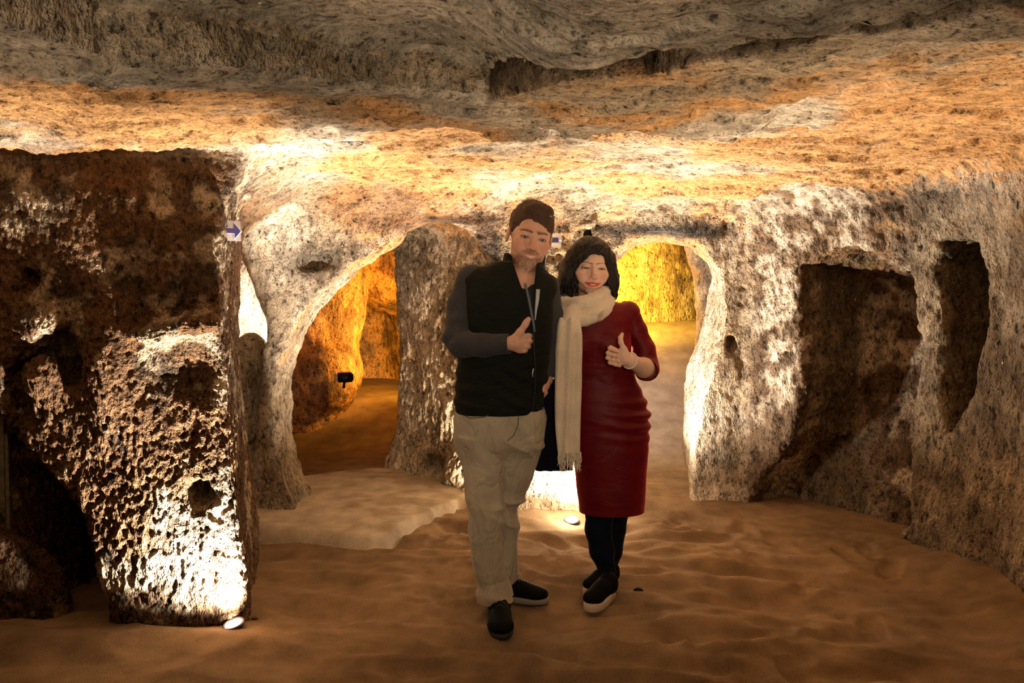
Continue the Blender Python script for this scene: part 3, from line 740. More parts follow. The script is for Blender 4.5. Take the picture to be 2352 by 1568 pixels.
# ================================================================== PEOPLE
class Field:
    def __init__(s, xs, ys, zs):
        s.a = (np.asarray(xs, np.float32), np.asarray(ys, np.float32), np.asarray(zs, np.float32))
        s.V = np.full(tuple(len(q) for q in s.a), 0.3, np.float32)
    def sl(s, lo, hi):
        return tuple(slice(max(0, int(np.searchsorted(a, l)) - 1), min(len(a), int(np.searchsorted(a, h)) + 1)) for a, l, h in zip(s.a, lo, hi))
    def grid(s, b):
        return s.a[0][b[0]][:, None, None], s.a[1][b[1]][None, :, None], s.a[2][b[2]][None, None, :]
    def put(s, fn, lo, hi, k=0.01, op='add'):
        b = s.sl(lo, hi)
        if any(q.stop - q.start < 2 for q in b): return
        d = fn(*s.grid(b)).astype(np.float32)
        if op == 'add': s.V[b] = smin(s.V[b], d, k)
        elif op == 'sub': s.V[b] = smax(s.V[b], -d, k)
    def cone(s, a, b, ra, rb, k=0.01, op='add', sq=(1, 1, 1)):
        a = np.asarray(a, float); b = np.asarray(b, float); e = b - a; m = max(ra, rb) * 1.3 + k + 0.02
        ee = float(e @ e) + 1e-12
        def f(x, y, z):
            wx, wy, wz = x - a[0], y - a[1], z - a[2]
            t = np.clip((wx * e[0] + wy * e[1] + wz * e[2]) / ee, 0, 1)
            return np.sqrt(((wx - e[0] * t) / sq[0]) ** 2 + ((wy - e[1] * t) / sq[1]) ** 2 + ((wz - e[2] * t) / sq[2]) ** 2) - (ra + (rb - ra) * t)
        s.put(f, np.minimum(a, b) - m, np.maximum(a, b) + m, k, op)
    def chain(s, pts, rad, k=0.006, op='add', sq=(1, 1, 1)):
        for i in range(len(pts) - 1): s.cone(pts[i], pts[i + 1], rad[i], rad[i + 1], k, op, sq)
    def ell(s, c, r, k=0.01, op='add', R=None):
        c = np.asarray(c, float); r = np.asarray(r, float); m = r.max() * 1.25 + k + 0.015
        def f(x, y, z):
            dx, dy, dz = x - c[0], y - c[1], z - c[2]
            if R is not None:
                dx, dy, dz = (R[0, 0] * dx + R[1, 0] * dy + R[2, 0] * dz), (R[0, 1] * dx + R[1, 1] * dy + R[2, 1] * dz), (R[0, 2] * dx + R[1, 2] * dy + R[2, 2] * dz)
            q = np.sqrt((dx / r[0]) ** 2 + (dy / r[1]) ** 2 + (dz / r[2]) ** 2)
            g = np.sqrt((dx / r[0] ** 2) ** 2 + (dy / r[1] ** 2) ** 2 + (dz / r[2] ** 2) ** 2) + 1e-6
            return np.where(q > 0.2, q * (q - 1) / g, -r.min())
        s.put(f, c - m, c + m, k, op)
    def loft(s, rows, k=0.015, op='add', pw=2.0):
        """rows: (z, cx, cy, wx, wy) bottom to top; closed by planes"""
        rows = sorted(rows); z0 = [q[0] for q in rows]
        a = np.array(rows)
        mx = a[:, 3].max() + 0.08; my = a[:, 4].max() + 0.08
        lo = (a[:, 1].min() - mx, a[:, 2].min() - my, z0[0] - 0.05); hi = (a[:, 1].max() + mx, a[:, 2].max() + my, z0[-1] + 0.05)
        def f(x, y, z):
            zf = z.ravel(); g = lambda i: np.interp(zf, z0, a[:, i])[None, None, :]
            cx, cy, wx, wy = g(1), g(2), g(3), g(4)
            q = (np.abs((x - cx) / wx) ** pw + np.abs((y - cy) / wy) ** pw) ** (1 / pw)
            d = (q - 1) * np.minimum(wx, wy)
            return np.maximum(d, np.maximum(z0[0] - z, z - z0[-1]))
        s.put(f, lo, hi, k, op)
    def mesh(s, it=1):
        P, Q = surface_nets(*s.a, s.V)
        return relax(P, Q, it, 0.4), Q
def R_axis(yaw=0, pitch=0, roll=0):
    """yaw>0 turns the face to image right, roll>0 leans the crown to image right, pitch>0 looks up"""
    cy_, sy_ = math.cos(yaw), math.sin(yaw); Rz = np.array([[cy_, -sy_, 0], [sy_, cy_, 0], [0, 0, 1]])
    cp, sp = math.cos(-pitch), math.sin(-pitch); Rx = np.array([[1, 0, 0], [0, cp, -sp], [0, sp, cp]])
    cr, sr = math.cos(roll), math.sin(roll); Ry = np.array([[cr, 0, sr], [0, 1, 0], [-sr, 0, cr]])
    return Ry @ Rz @ Rx

def head_shape(Fd, T, sc, sex, smile=1.0):
    """T: local->world function; adds the skull, face and ears to the field"""
    m = sex == 'm'
    R = T.R
    def E(c, r, k=0.012, op='add'): Fd.ell(T(c), np.array(r) * T.sv, k * sc, op, R)
    def C(a, b, ra, rb, k=0.006, op='add'): Fd.cone(T(a), T(b), ra * sc, rb * sc, k * sc, op)
    E((0, 0.018, 0.038), (0.074, 0.095, 0.086))
    E((0, -0.020, -0.010), (0.066, 0.070, 0.088) if m else (0.066, 0.068, 0.084), 0.02)
    if m:
        E((0, -0.030, -0.066), (0.058, 0.052, 0.046), 0.02); E((0, -0.070, -0.098), (0.026, 0.020, 0.019), 0.022)
    else:
        E((0, -0.032, -0.062), (0.050, 0.050, 0.042), 0.02); E((0, -0.068, -0.096), (0.019, 0.017, 0.016), 0.024)
    for sx in (-1, 1):
        E((sx * 0.042, -0.060, -0.024), (0.024, 0.022, 0.021), 0.02)                 # cheekbone
        E((sx * 0.036, -0.068, -0.044), (0.020, 0.017, 0.018), 0.015)                # smiling cheek
        if m: C((sx * 0.016, -0.086, 0.020), (sx * 0.044, -0.075, 0.020), 0.009, 0.006, 0.012)   # brow
        E((sx * 0.033, -0.098, 0.0), (0.018, 0.014, 0.0125), 0.010, 'sub')           # socket
        E((sx * 0.0325, -0.0735, 0.000), (0.0155, 0.0145, 0.0135), 0.004)            # lid dome
        E((sx * 0.0325, -0.091, -0.0005), (0.0130, 0.012, 0.0036 if m else 0.0027), 0.0015, 'sub')
        # ear
        E((sx * 0.079, 0.012, -0.006), (0.008, 0.018, 0.031), 0.006); E((sx * 0.0865, 0.006, -0.002), (0.005, 0.010, 0.018), 0.003, 'sub')
    nw = 0.0135 if m else 0.0125
    C((0, -0.082, 0.014), (0, -0.108, -0.030), 0.0085, 0.0105 if m else 0.0095, 0.010)
    E((0, -0.107, -0.033), (0.0125, 0.012, 0.010), 0.006)
    for sx in (-1, 1):
        E((sx * nw, -0.096, -0.037), (0.0085, 0.010, 0.0075), 0.005)
        E((sx * 0.007, -0.104, -0.0435), (0.0035, 0.005, 0.003), 0.002, 'sub')
        # nasolabial fold
        C((sx * 0.021, -0.093, -0.040), (sx * 0.034, -0.080, -0.066), 0.0028, 0.0022, 0.006, 'sub')
    # mouth: muzzle, lips, smile
    E((0, -0.073, -0.064), (0.034, 0.022, 0.024), 0.012)
    up, lo = [], []; mw = 1.0 if m else 1.12
    for t in np.linspace(-1, 1, 7):
        zc = -0.066 + 0.008 * smile * t * t; yy = -0.0955 + 0.017 * t * t
        up.append((0.029 * t * mw, yy, zc + 0.0045 * (1 - t * t))); lo.append((0.027 * t * mw, yy + 0.001, zc - 0.0075 * (1 - t * t)))
    Fd.chain([T(q) for q in up], [sc * (0.0018 + 0.0028 * (1 - abs(t))) for t in np.linspace(-1, 1, 7)], 0.004)
    Fd.chain([T(q) for q in lo], [sc * (0.0018 + 0.0042 * (1 - abs(t))) for t in np.linspace(-1, 1, 7)], 0.004)
    mid = [(0.026 * t * mw, -0.104 + 0.017 * t * t, -0.0675 + 0.008 * smile * t * t) for t in np.linspace(-1, 1, 7)]
    Fd.chain([T(q) for q in mid], [0.0026 * sc] * 7, 0.002, 'sub')

class Frame:
    def __init__(s, c, R, sc, wx=1.0): s.c, s.R, s.sc, s.sv = np.asarray(c, float), R, sc, np.array([sc * wx, sc, sc])
    def __call__(s, p): return s.c + s.R @ (np.asarray(p, float) * s.sv)
    def inv(s, P): return ((P - s.c) @ s.R) / s.sv

def cloth_mat(name, base, rough=0.85, sheen=0.3, sc=260, bump=0.0015, var=0.25, usecol=False, sheen_tint=None, wr=0.0, wsc=(9, 9, 5), spec=0.2):
    m, nt, b = mat_new(name); L = nt.links
    tc = nd(nt, 'ShaderNodeTexCoord')
    n = nd(nt, 'ShaderNodeTexNoise'); n.inputs['Scale'].default_value = sc; n.inputs['Detail'].default_value = 3; L.new(tc.outputs['Object'], n.inputs['Vector'])
    n2 = nd(nt, 'ShaderNodeTexNoise'); n2.inputs['Scale'].default_value = 11; n2.inputs['Detail'].default_value = 4; L.new(tc.outputs['Object'], n2.inputs['Vector'])
    ad = nd(nt, 'ShaderNodeMath', operation='ADD'); L.new(n.outputs[0], ad.inputs[0]); L.new(n2.outputs[0], ad.inputs[1])
    r = nd(nt, 'ShaderNodeMapRange'); r.inputs[1].default_value = 0.7; r.inputs[2].default_value = 1.3; r.inputs[3].default_value = 1 - var; r.inputs[4].default_value = 1 + var; L.new(ad.outputs[0], r.inputs[0])
    mx = nd(nt, 'ShaderNodeMix', data_type='RGBA', blend_type='MULTIPLY'); mx.inputs[0].default_value = 1
    if usecol:
        at = nd(nt, 'ShaderNodeAttribute', attribute_name='Col'); L.new(at.outputs['Color'], mx.inputs[6])
    else: mx.inputs[6].default_value = (*base, 1)
    L.new(r.outputs[0], mx.inputs[7]); L.new(mx.outputs[2], b.inputs['Base Color'])
    b.inputs['Roughness'].default_value = rough; b.inputs['Sheen Weight'].default_value = sheen; b.inputs['Specular IOR Level'].default_value = spec
    b.inputs['Sheen Roughness'].default_value = 0.4
    if sheen_tint: b.inputs['Sheen Tint'].default_value = (*sheen_tint, 1)
    bp = nd(nt, 'ShaderNodeBump'); bp.inputs['Distance'].default_value = bump; L.new(n.outputs[0], bp.inputs['Height']); L.new(bp.outputs[0], b.inputs['Normal'])
    if wr:
        mp = nd(nt, 'ShaderNodeMapping'); mp.inputs['Scale'].default_value = wsc; mp.inputs['Rotation'].default_value = (0, math.radians(24), 0); L.new(tc.outputs['Object'], mp.inputs[0])
        n3 = nd(nt, 'ShaderNodeTexNoise'); n3.inputs['Scale'].default_value = 1.0; n3.inputs['Detail'].default_value = 2.5; n3.inputs['Distortion'].default_value = 0.8; L.new(mp.outputs[0], n3.inputs['Vector'])
        m1 = nd(nt, 'ShaderNodeMath', operation='SUBTRACT'); L.new(n3.outputs[0], m1.inputs[0]); m1.inputs[1].default_value = 0.5
        m2 = nd(nt, 'ShaderNodeMath', operation='ABSOLUTE'); L.new(m1.outputs[0], m2.inputs[0])
        m3 = nd(nt, 'ShaderNodeMath', operation='POWER'); L.new(m2.outputs[0], m3.inputs[0]); m3.inputs[1].default_value = 0.7
        b2 = nd(nt, 'ShaderNodeBump'); b2.inputs['Distance'].default_value = wr; L.new(m3.outputs[0], b2.inputs['Height']); L.new(b2.outputs[0], bp.inputs['Normal'])
    return m
def hair_mat(name, base, rough=0.45):
    m, nt, b = mat_new(name); L = nt.links
    tc = nd(nt, 'ShaderNodeTexCoord'); mp = nd(nt, 'ShaderNodeMapping'); mp.inputs['Scale'].default_value = (1, 1, 0.12); L.new(tc.outputs['Object'], mp.inputs[0])
    n = nd(nt, 'ShaderNodeTexNoise'); n.inputs['Scale'].default_value = 330; n.inputs['Detail'].default_value = 3; L.new(mp.outputs[0], n.inputs['Vector'])
    mx = nd(nt, 'ShaderNodeMix', data_type='RGBA'); L.new(n.outputs[0], mx.inputs[0]); mx.inputs[6].default_value = (*[q * 0.5 for q in base], 1); mx.inputs[7].default_value = (*[q * 1.6 for q in base], 1)
    L.new(mx.outputs[2], b.inputs['Base Color']); b.inputs['Roughness'].default_value = rough; b.inputs['Specular IOR Level'].default_value = 0.35
    bp = nd(nt, 'ShaderNodeBump'); bp.inputs['Distance'].default_value = 0.003; L.new(n.outputs[0], bp.inputs['Height']); L.new(bp.outputs[0], b.inputs['Normal'])
    return m
def plain(name, base, rough=0.5, metal=0.0, emit=None, est=0.0, usecol=False):
    m, nt, b = mat_new(name); b.inputs['Base Color'].default_value = (*base, 1); b.inputs['Roughness'].default_value = rough; b.inputs['Metallic'].default_value = metal
    n = nd(nt, 'ShaderNodeTexNoise'); n.inputs['Scale'].default_value = 60
    rr = nd(nt, 'ShaderNodeMapRange'); rr.inputs[3].default_value = max(0.02, rough - 0.1); rr.inputs[4].default_value = min(1, rough + 0.1)
    nt.links.new(n.outputs[0], rr.inputs[0]); nt.links.new(rr.outputs[0], b.inputs['Roughness'])
    if usecol:
        at = nd(nt, 'ShaderNodeAttribute', attribute_name='Col'); nt.links.new(at.outputs['Color'], b.inputs['Base Color'])
    if emit: b.inputs['Emission Color'].default_value = (*emit, 1); b.inputs['Emission Strength'].default_value = est
    return m
def skin_mat():
    m, nt, b = mat_new('skin'); L = nt.links
    at = nd(nt, 'ShaderNodeAttribute', attribute_name='Col'); tc = nd(nt, 'ShaderNodeTexCoord')
    n = nd(nt, 'ShaderNodeTexNoise'); n.inputs['Scale'].default_value = 60; n.inputs['Detail'].default_value = 4; L.new(tc.outputs['Object'], n.inputs['Vector'])
    r = nd(nt, 'ShaderNodeMapRange'); r.inputs[3].default_value = 0.88; r.inputs[4].default_value = 1.12; L.new(n.outputs[0], r.inputs[0])
    mx = nd(nt, 'ShaderNodeMix', data_type='RGBA', blend_type='MULTIPLY'); mx.inputs[0].default_value = 1; L.new(at.outputs['Color'], mx.inputs[6]); L.new(r.outputs[0], mx.inputs[7])
    L.new(mx.outputs[2], b.inputs['Base Color']); b.inputs['Roughness'].default_value = 0.5; b.inputs['Specular IOR Level'].default_value = 0.4
    b.inputs['Subsurface Weight'].default_value = 0.12; b.inputs['Subsurface Radius'].default_value = (1.0, 0.35, 0.2); b.inputs['Subsurface Scale'].default_value = 0.006
    return m
M_SKIN = skin_mat()
M_EYE = plain('eye', (1, 1, 1), 0.15, usecol=True)

def uv_sphere(c, r, n=16, mth=10):
    P = []; Q = []
    for i in range(mth + 1):
        th = math.pi * i / mth
        for j in range(n): P.append((math.sin(th) * math.cos(2 * math.pi * j / n), math.sin(th) * math.sin(2 * math.pi * j / n), math.cos(th)))
    for i in range(mth):
        for j in range(n): Q.append((i * n + j, (i + 1) * n + j, (i + 1) * n + (j + 1) % n, i * n + (j + 1) % n))
    return np.array(P) * r + np.asarray(c), np.array(Q)
def eye_obj(T, sx, parent, r=0.0125):
    P, Q = uv_sphere((0, 0, 0), 1, 24, 18)
    # pole along -y
    P = P[:, [0, 2, 1]] * np.array([1, -1, 1])
    d = np.degrees(np.arccos(np.clip(-P[:, 1], -1, 1)))
    col = np.where(d[:, None] < 10, np.array([[0.005] * 3]), np.where(d[:, None] < 27, np.array([[0.05, 0.028, 0.015]]), np.array([[0.62, 0.55, 0.50]])))
    W_ = np.array([T((sx * 0.0325 + p[0] * r, -0.0735 + p[1] * r, p[2] * r)) for p in P])
    return mesh_obj('eye', W_, Q, M_EYE, parent, col=col)
def tube(pts, rad, n=6, closed=False):
    """tube mesh along a polyline"""
    pts = [Vector(p) for p in pts]; P = []; Q = []
    if not hasattr(rad, '__len__'): rad = [rad] * len(pts)
    up = Vector((0.13, 0.31, 0.94))
    for i, p in enumerate(pts):
        t = (pts[min(i + 1, len(pts) - 1)] - pts[max(i - 1, 0)]).normalized()
        a = t.cross(up)
        if a.length < 1e-3: a = t.cross(Vector((1, 0, 0)))
        a.normalize(); b = t.cross(a)
        for j in range(n):
            w = 2 * math.pi * j / n; P.append(p + (a * math.cos(w) + b * math.sin(w)) * rad[i])
    for i in range(len(pts) - 1):
        for j in range(n): Q.append((i * n + j, i * n + (j + 1) % n, (i + 1) * n + (j + 1) % n, (i + 1) * n + j))
    return np.array(P), np.array(Q)
def join(parts):
    P = []; Q = []; n = 0
    for p, q in parts: P.append(np.asarray(p)); Q.append(np.asarray(q) + n); n += len(p)
    return np.concatenate(P), np.concatenate(Q)
def warp(P, Q, amp_fn):
    N = vnormals(P, Q); return (P + N * amp_fn(P)[:, None]).astype(np.float32)
def rows_px(rows, D, hy_scale=1.0):
    """(py, xl, xr, half-depth[, dD]) pixel rows at distance D -> loft rows"""
    out = []
    for r in rows:
        d = D + (r[4] if len(r) > 4 else 0)
        a, b = W(r[1], r[0], d), W(r[2], r[0], d)
        out.append((a[2], (a[0] + b[0]) / 2, d, (b[0] - a[0]) / 2, r[3]))
    return out
def bbox_axes(lo, hi, res): return [np.arange(l, h + res, res) for l, h in zip(lo, hi)]

# ------------------------------------------------------------------ the man
DM = 3.68
def Wm(px, py, d=0.0): return W(px, py, DM + d)
hm = Frame(Wm(1225, 548.5, -0.0) + np.array([0, 0.02, 0]), R_axis(math.radians(9), math.radians(-3), math.radians(11.5)), 1.13, 1.04)
hm.c = Wm(1225, 548.5, 0.0) - hm.R @ np.array([0, -0.085, 0]) * 1.13 * np.array([1, 1, 1]); hm.c[1] = DM + 0.03
lo_, hi_ = Wm(1010, 1440), Wm(1295, 465)
xs = axis([(lo_[0], W(1160, 500, DM)[0], 0.005), (W(1160, 500, DM)[0], W(1280, 500, DM)[0], 0.0022), (W(1280, 500, DM)[0], hi_[0] + 0.02, 0.005)])
ys = axis([(DM - 0.27, DM + 0.0, 0.0025), (DM + 0.0, DM + 0.28, 0.005)])
zs = axis([(0.03, 0.95, 0.009), (0.95, Wm(1200, 815)[2], 0.005), (Wm(1200, 815)[2], Wm(1200, 725)[2], 0.0025), (Wm(1200, 725)[2], Wm(1200, 640)[2], 0.005), (Wm(1200, 640)[2], hi_[2] + 0.01, 0.0022)])
B = Field(xs, ys, zs)
# torso and limbs (mostly under the clothes)
B.loft(rows_px([(1005, 1070, 1225, .085), (960, 1062, 1225, .10), (900, 1066, 1240, .10), (800, 1068, 1252, .105), (720, 1072, 1258, .105), (660, 1078, 1254, .09), (630, 1100, 1244, .07), (612, 1135, 1232, .055)], DM), 0.03)
B.cone(Wm(1200, 655, 0.03), hm((0, 0.015, -0.06)), 0.064, 0.060, 0.03)
B.cone(Wm(1108, 1000), Wm(1114, 1190, -0.04), 0.065, 0.045, 0.03); B.cone(Wm(1114, 1190, -0.04), Wm(1142, 1400, 0.0), 0.045, 0.030, 0.02)
B.cone(Wm(1190, 1000, 0.02), Wm(1162, 1190, 0.085), 0.060, 0.034, 0.03); B.cone(Wm(1162, 1190, 0.085), Wm(1164, 1365, 0.13), 0.034, 0.026, 0.02)
B.chain([Wm(1085, 650), Wm(1054, 772, -0.075), Wm(1064, 790, -0.11), Wm(1120, 791, -0.165), Wm(1176, 788, -0.20)], [0.045, 0.036, 0.034, 0.032, 0.027], 0.012)
B.chain([Wm(1252, 655, 0.03), Wm(1262, 770, 0.04), Wm(1256, 872, 0.0)], [0.045, 0.036, 0.026], 0.02)
head_shape(B, hm, 1.13, 'm')
# right hand, thumb up: back of the hand to the viewer
dH = -0.205
B.cone(Wm(1172, 788, dH), Wm(1186, 788, dH), 0.027, 0.031, 0.01)
B.ell(Wm(1196, 789, dH - 0.002), (0.038, 0.017, 0.040), 0.012)
for i, (kx, ky, rr) in enumerate(((1216, 770, .0115), (1217, 782, .0118), (1213, 794, .0112), (1206, 804, .0100))):
    k0 = Wm(1190 + 0.2 * i, 776 + 8 * i, dH - 0.004); k1 = Wm(kx - 3, ky + 1, dH - 0.006); k2 = Wm(kx + 0.5, ky + 1.5, dH + 0.028); k3 = Wm(kx - 16, ky + 1, dH + 0.040); k4 = Wm(kx - 22, ky, dH + 0.022)
    B.chain([k0, k1], [rr * 1.05, rr], 0.004); B.chain([k1, k2, k3, k4], [rr, rr * .95, rr * .88, rr * .8], 0.003)
B.chain([Wm(1184, 777, dH - 0.008), Wm(1195, 762, dH - 0.014), Wm(1206, 746, dH - 0.016), Wm(1214, 733, dH - 0.014)], [0.020, 0.0145, 0.0118, 0.0105], 0.010)
B.ell(Wm(1208, 741, dH - 0.016), (0.012, 0.011, 0.015), 0.005)
# left hand hanging, half closed
B.ell(Wm(1252, 880, -0.02), (0.022, 0.030, 0.034), 0.01)
for i in range(4):
    b0 = Wm(1250 - 2 * i, 886 + 1.5 * i, -0.045 + 0.018 * i); b1 = Wm(1253 - 2 * i, 902, -0.050 + 0.018 * i); b2 = Wm(1248 - 2 * i, 908, -0.045 + 0.018 * i); b3 = Wm(1243 - i, 900, -0.04 + 0.018 * i)
    B.chain([b0, b1, b2, b3], [.0105, .0098, .009, .008], 0.003)
B.chain([Wm(1249, 872, -0.03), Wm(1246, 884, -0.055), Wm(1248, 896, -0.062)], [.014, .011, .0095], 0.006)
P, Q = B.mesh(1)
def skin_colour(P, T, sex):
    L = T.inv(P); n = len(P); x, y, z = L[:, 0], L[:, 1], L[:, 2]
    base = np.array([0.62, 0.36, 0.26]) if sex == 'm' else np.array([0.74, 0.49, 0.37])
    c = np.tile(base, (n, 1))
    head = (z > -0.16) & (np.abs(x) < 0.11) & (np.abs(y) < 0.14)
    nz = fbm(P.astype(np.float32), 120, 2)
    def mixin(c, col, t): return c + (np.array(col) - c) * (np.clip(t, 0, 1) * head)[:, None]
    g = lambda cx, cz, rx, rz: np.exp(-((x - cx) / rx) ** 2 - ((z - cz) / rz) ** 2) * (y < -0.02)
    red = (0.56, 0.20, 0.14) if sex == 'm' else (0.66, 0.30, 0.22)
    c = mixin(c, red, 0.6 * (g(-.042, -.032, .02, .02) + g(.042, -.032, .02, .02) + g(0, -.03, .012, .014)))
    # brows
    for sx in (-1, 1):
        u = (x * sx - 0.010) / 0.042; zc = 0.0205 + (0.006 if sex == 'm' else 0.0085) * np.sin(np.clip(u, 0, 1) * 2.2) - 0.004 * np.clip(u, 0, 1)
        w = (0.0048 if sex == 'm' else 0.0022) * (1 - 0.5 * np.clip(u, 0, 1))
        t = sst(w * 1.5, w * 0.6, np.abs(z - zc)) * (u > -0.05) * (u < 1) * (y < -0.04)
        c = mixin(c, (0.07, 0.035, 0.02) if sex == 'm' else (0.10, 0.05, 0.03), t * 0.85)
        # lashes / lid line
        e = np.sqrt(((x - sx * .0325) / .0150) ** 2 + ((z) / (.0062)) ** 2)
        c = mixin(c, (0.10, 0.05, 0.035) if sex == 'm' else (0.02, 0.012, 0.01), sst(1.12, 0.98, e) * (y < -0.05) * (z > -0.002 if sex == 'w' else z > -0.01) * 0.8)
    # lips
    t_ = x / (0.030 if sex == 'm' else 0.0335); zc = -0.0665 + 0.008 * t_ ** 2
    lip = sst(1.1, 0.85, np.sqrt(t_ ** 2 + ((z - zc) / ((0.0088 if sex == 'w' else 0.009) * (1 - 0.35 * np.clip(t_ ** 2, 0, 1)))) ** 2)) * (y < -0.07)
    c = mixin(c, (0.62, 0.03, 0.02) if sex == 'w' else (0.50, 0.20, 0.15), lip * (0.95 if sex == 'w' else 0.6))
    tee = sst(1.0, 0.7, np.sqrt((x / (0.019 if sex == 'm' else 0.015)) ** 2 + ((z - (-0.0672 + 0.008 * (x / .026) ** 2)) / 0.0026) ** 2)) * (y < -0.08)
    c = mixin(c, (0.75, 0.68, 0.60), tee * 0.85)
    if sex == 'm':
        jaw = sst(-0.045, -0.075, z + 0.02 * sst(0.03, 0.06, np.abs(x))) * (y < 0.03) * sst(-0.140, -0.115, z)
        stache = sst(1.15, 0.75, np.sqrt((x / 0.036) ** 2 + ((z + 0.053 - 0.004 * (1 - (x / .03) ** 2)) / 0.0085) ** 2)) * (y < -0.06)
        side = sst(0.052, 0.062, np.abs(x)) * sst(0.01, -0.01, z) * (y < 0.01) * (y > -0.06)
        c = mixin(c, (0.16, 0.09, 0.055), (jaw * 0.78 + side * 0.5) * (0.8 + 0.5 * nz) * (1 - lip))
        c = mixin(c, (0.22, 0.11, 0.06), stache * 0.75 * (0.9 + 0.4 * nz) * (1 - lip))
    return c
man = mesh_obj('person', P, Q, M_SKIN, col=skin_colour(P, hm, 'm'))
tag(man, 'man in black jacket and pale beige trousers, giving a thumbs up', 'person')
for sx in (-1, 1): eye_obj(hm, sx, man)

# hair: short, brushed forward
H = Field(*bbox_axes(hm((0, 0.01, 0.03)) - 0.17, hm((0, 0.01, 0.03)) + 0.17, 0.0026))
def hE(Fd, T, c, r, k=0.01, op='add'): Fd.ell(T(c), np.array(r) * T.sv, k, op, T.R)
hE(H, hm, (0, 0.022, 0.044), (0.082, 0.102, 0.096))
hE(H, hm, (0.006, -0.050, 0.100), (0.054, 0.042, 0.032), 0.02)
hE(H, hm, (0.0, -0.105, -0.020), (0.068, 0.066, 0.086), 0.006, 'sub')           # face
hE(H, hm, (-0.035, -0.085, 0.035), (0.034, 0.034, 0.036), 0.006, 'sub')
hE(H, hm, (0.0, -0.03, -0.105), (0.12, 0.12, 0.085), 0.006, 'sub')             # below the ears
hE(H, hm, (0, 0.02, -0.16), (0.12, 0.16, 0.10), 0.01, 'sub')
for sx in (-1, 1): hE(H, hm, (sx * 0.088, 0.008, -0.012), (0.020, 0.022, 0.030), 0.004, 'sub')
P, Q = H.mesh(1)
def hair_warp(P, T, amp):
    L = T.inv(P).astype(np.float32) * np.array([1, 0.25, 0.35], np.float32)
    return amp * fbm(L, 90, 3)
P = warp(P, Q, lambda p: hair_warp(p, hm, 0.006))
mesh_obj('hair', P, Q, hair_mat('brown_hair', (0.055, 0.024, 0.012), 0.62), man)

# jacket body
M_JACKET = cloth_mat('black_softshell', (0.008, 0.010, 0.008), 0.75, 0.03, 500, 0.0006, wr=0.010, wsc=(6, 6, 16), spec=0.12)
M_SLEEVE = cloth_mat('charcoal_knit', (0.045, 0.045, 0.052), 0.85, 0.10, 500, 0.0008, wr=0.007, wsc=(14, 14, 14), spec=0.1)
J = Field(*bbox_axes(Wm(1025, 960, -0.26) - 0.02, Wm(1300, 565, 0.26) + 0.02, 0.0055))
J.loft(rows_px([(946, 1046, 1240, .128), (925, 1044, 1250, .133), (880, 1048, 1256, .135), (800, 1052, 1266, .14), (720, 1054, 1272, .138), (670, 1058, 1272, .125), (640, 1072, 1266, .105), (618, 1100, 1254, .085), (600, 1135, 1240, .07)], DM), 0.01, pw=2.3)
J.ell(Wm(1092, 648, 0.0), (0.07, 0.075, 0.065), 0.03); J.ell(Wm(1250, 660, 0.02), (0.055, 0.07, 0.055), 0.03)
# stand collar, open at the throat
cc = Wm(1199, 612, 0.035)
def collar(x, y, z):
    tz = (z - (cc[2] - 0.05)) / 0.11
    cx = cc[0] + 0.012 * tz; q = np.sqrt(((x - cx) / 1.0) ** 2 + ((y - cc[1]) / 0.92) ** 2)
    r = 0.088 - 0.006 * tz
    ang = np.arctan2(x - cx - 0.012, -(y - cc[1]))
    top = cc[2] + 0.052 - 0.050 * np.exp(-(ang / 0.75) ** 2) + 0.012 * np.exp(-((ang + 1.2) / 0.4) ** 2)
    return np.maximum(np.maximum(np.abs(q - r) - 0.008, z - top), cc[2] - 0.08 - z)
J.put(collar, cc - 0.16, cc + 0.16, 0.012)
# open front: V at the throat
va = Wm(1193, 640); vb = Wm(1222, 640); vc = Wm(1214, 675)
def vneck(x, y, z):
    t = (va[2] + 0.03 - z) / (va[2] + 0.03 - (vc[2] - 0.07)); hw = 0.040 * (1 - t)
    xc = (va[0] + vb[0]) / 2 + 0.018 * t
    return np.maximum(np.maximum(np.abs(x - xc) - np.maximum(hw, 0), y - (DM - 0.02)), np.maximum(z - (va[2] + 0.1), (vc[2] - 0.07) - z))
J.put(vneck, (va[0] - .1, DM - .25, vc[2] - .1), (vb[0] + .1, DM, va[2] + .12), 0.008, 'sub')
J.cone(cc + np.array([0, 0.01, -0.09]), cc + np.array([0.01, 0.01, 0.07]), 0.078, 0.072, 0.004, 'sub')
zj = Wm(1215, 665)
P, Q = J.mesh(2)
def fold_j(P):
    x, y, z = P[:, 0], P[:, 1], P[:, 2]
    low = sst(Wm(0, 800)[2], Wm(0, 900)[2], z)
    q = np.stack([x * 1.2 + 0.3 * z, y * 1.2, z * 3.2 + 0.9 * x], 1).astype(np.float32)
    low = low * sst(Wm(0, 945)[2], Wm(0, 915)[2], z)
    return 0.007 * low * fbm(q, 7, 2) + 0.004 * fbm(P * np.array([1, 1, .6], np.float32), 9, 2, 5.0) + 0.0045 * low * np.sin((z * 1.0 + 0.30 * x + 0.02 * np.sin(x * 20)) * 95)
P = warp(P, Q, fold_j)
jk = mesh_obj('jacket', P, Q, M_JACKET, man)
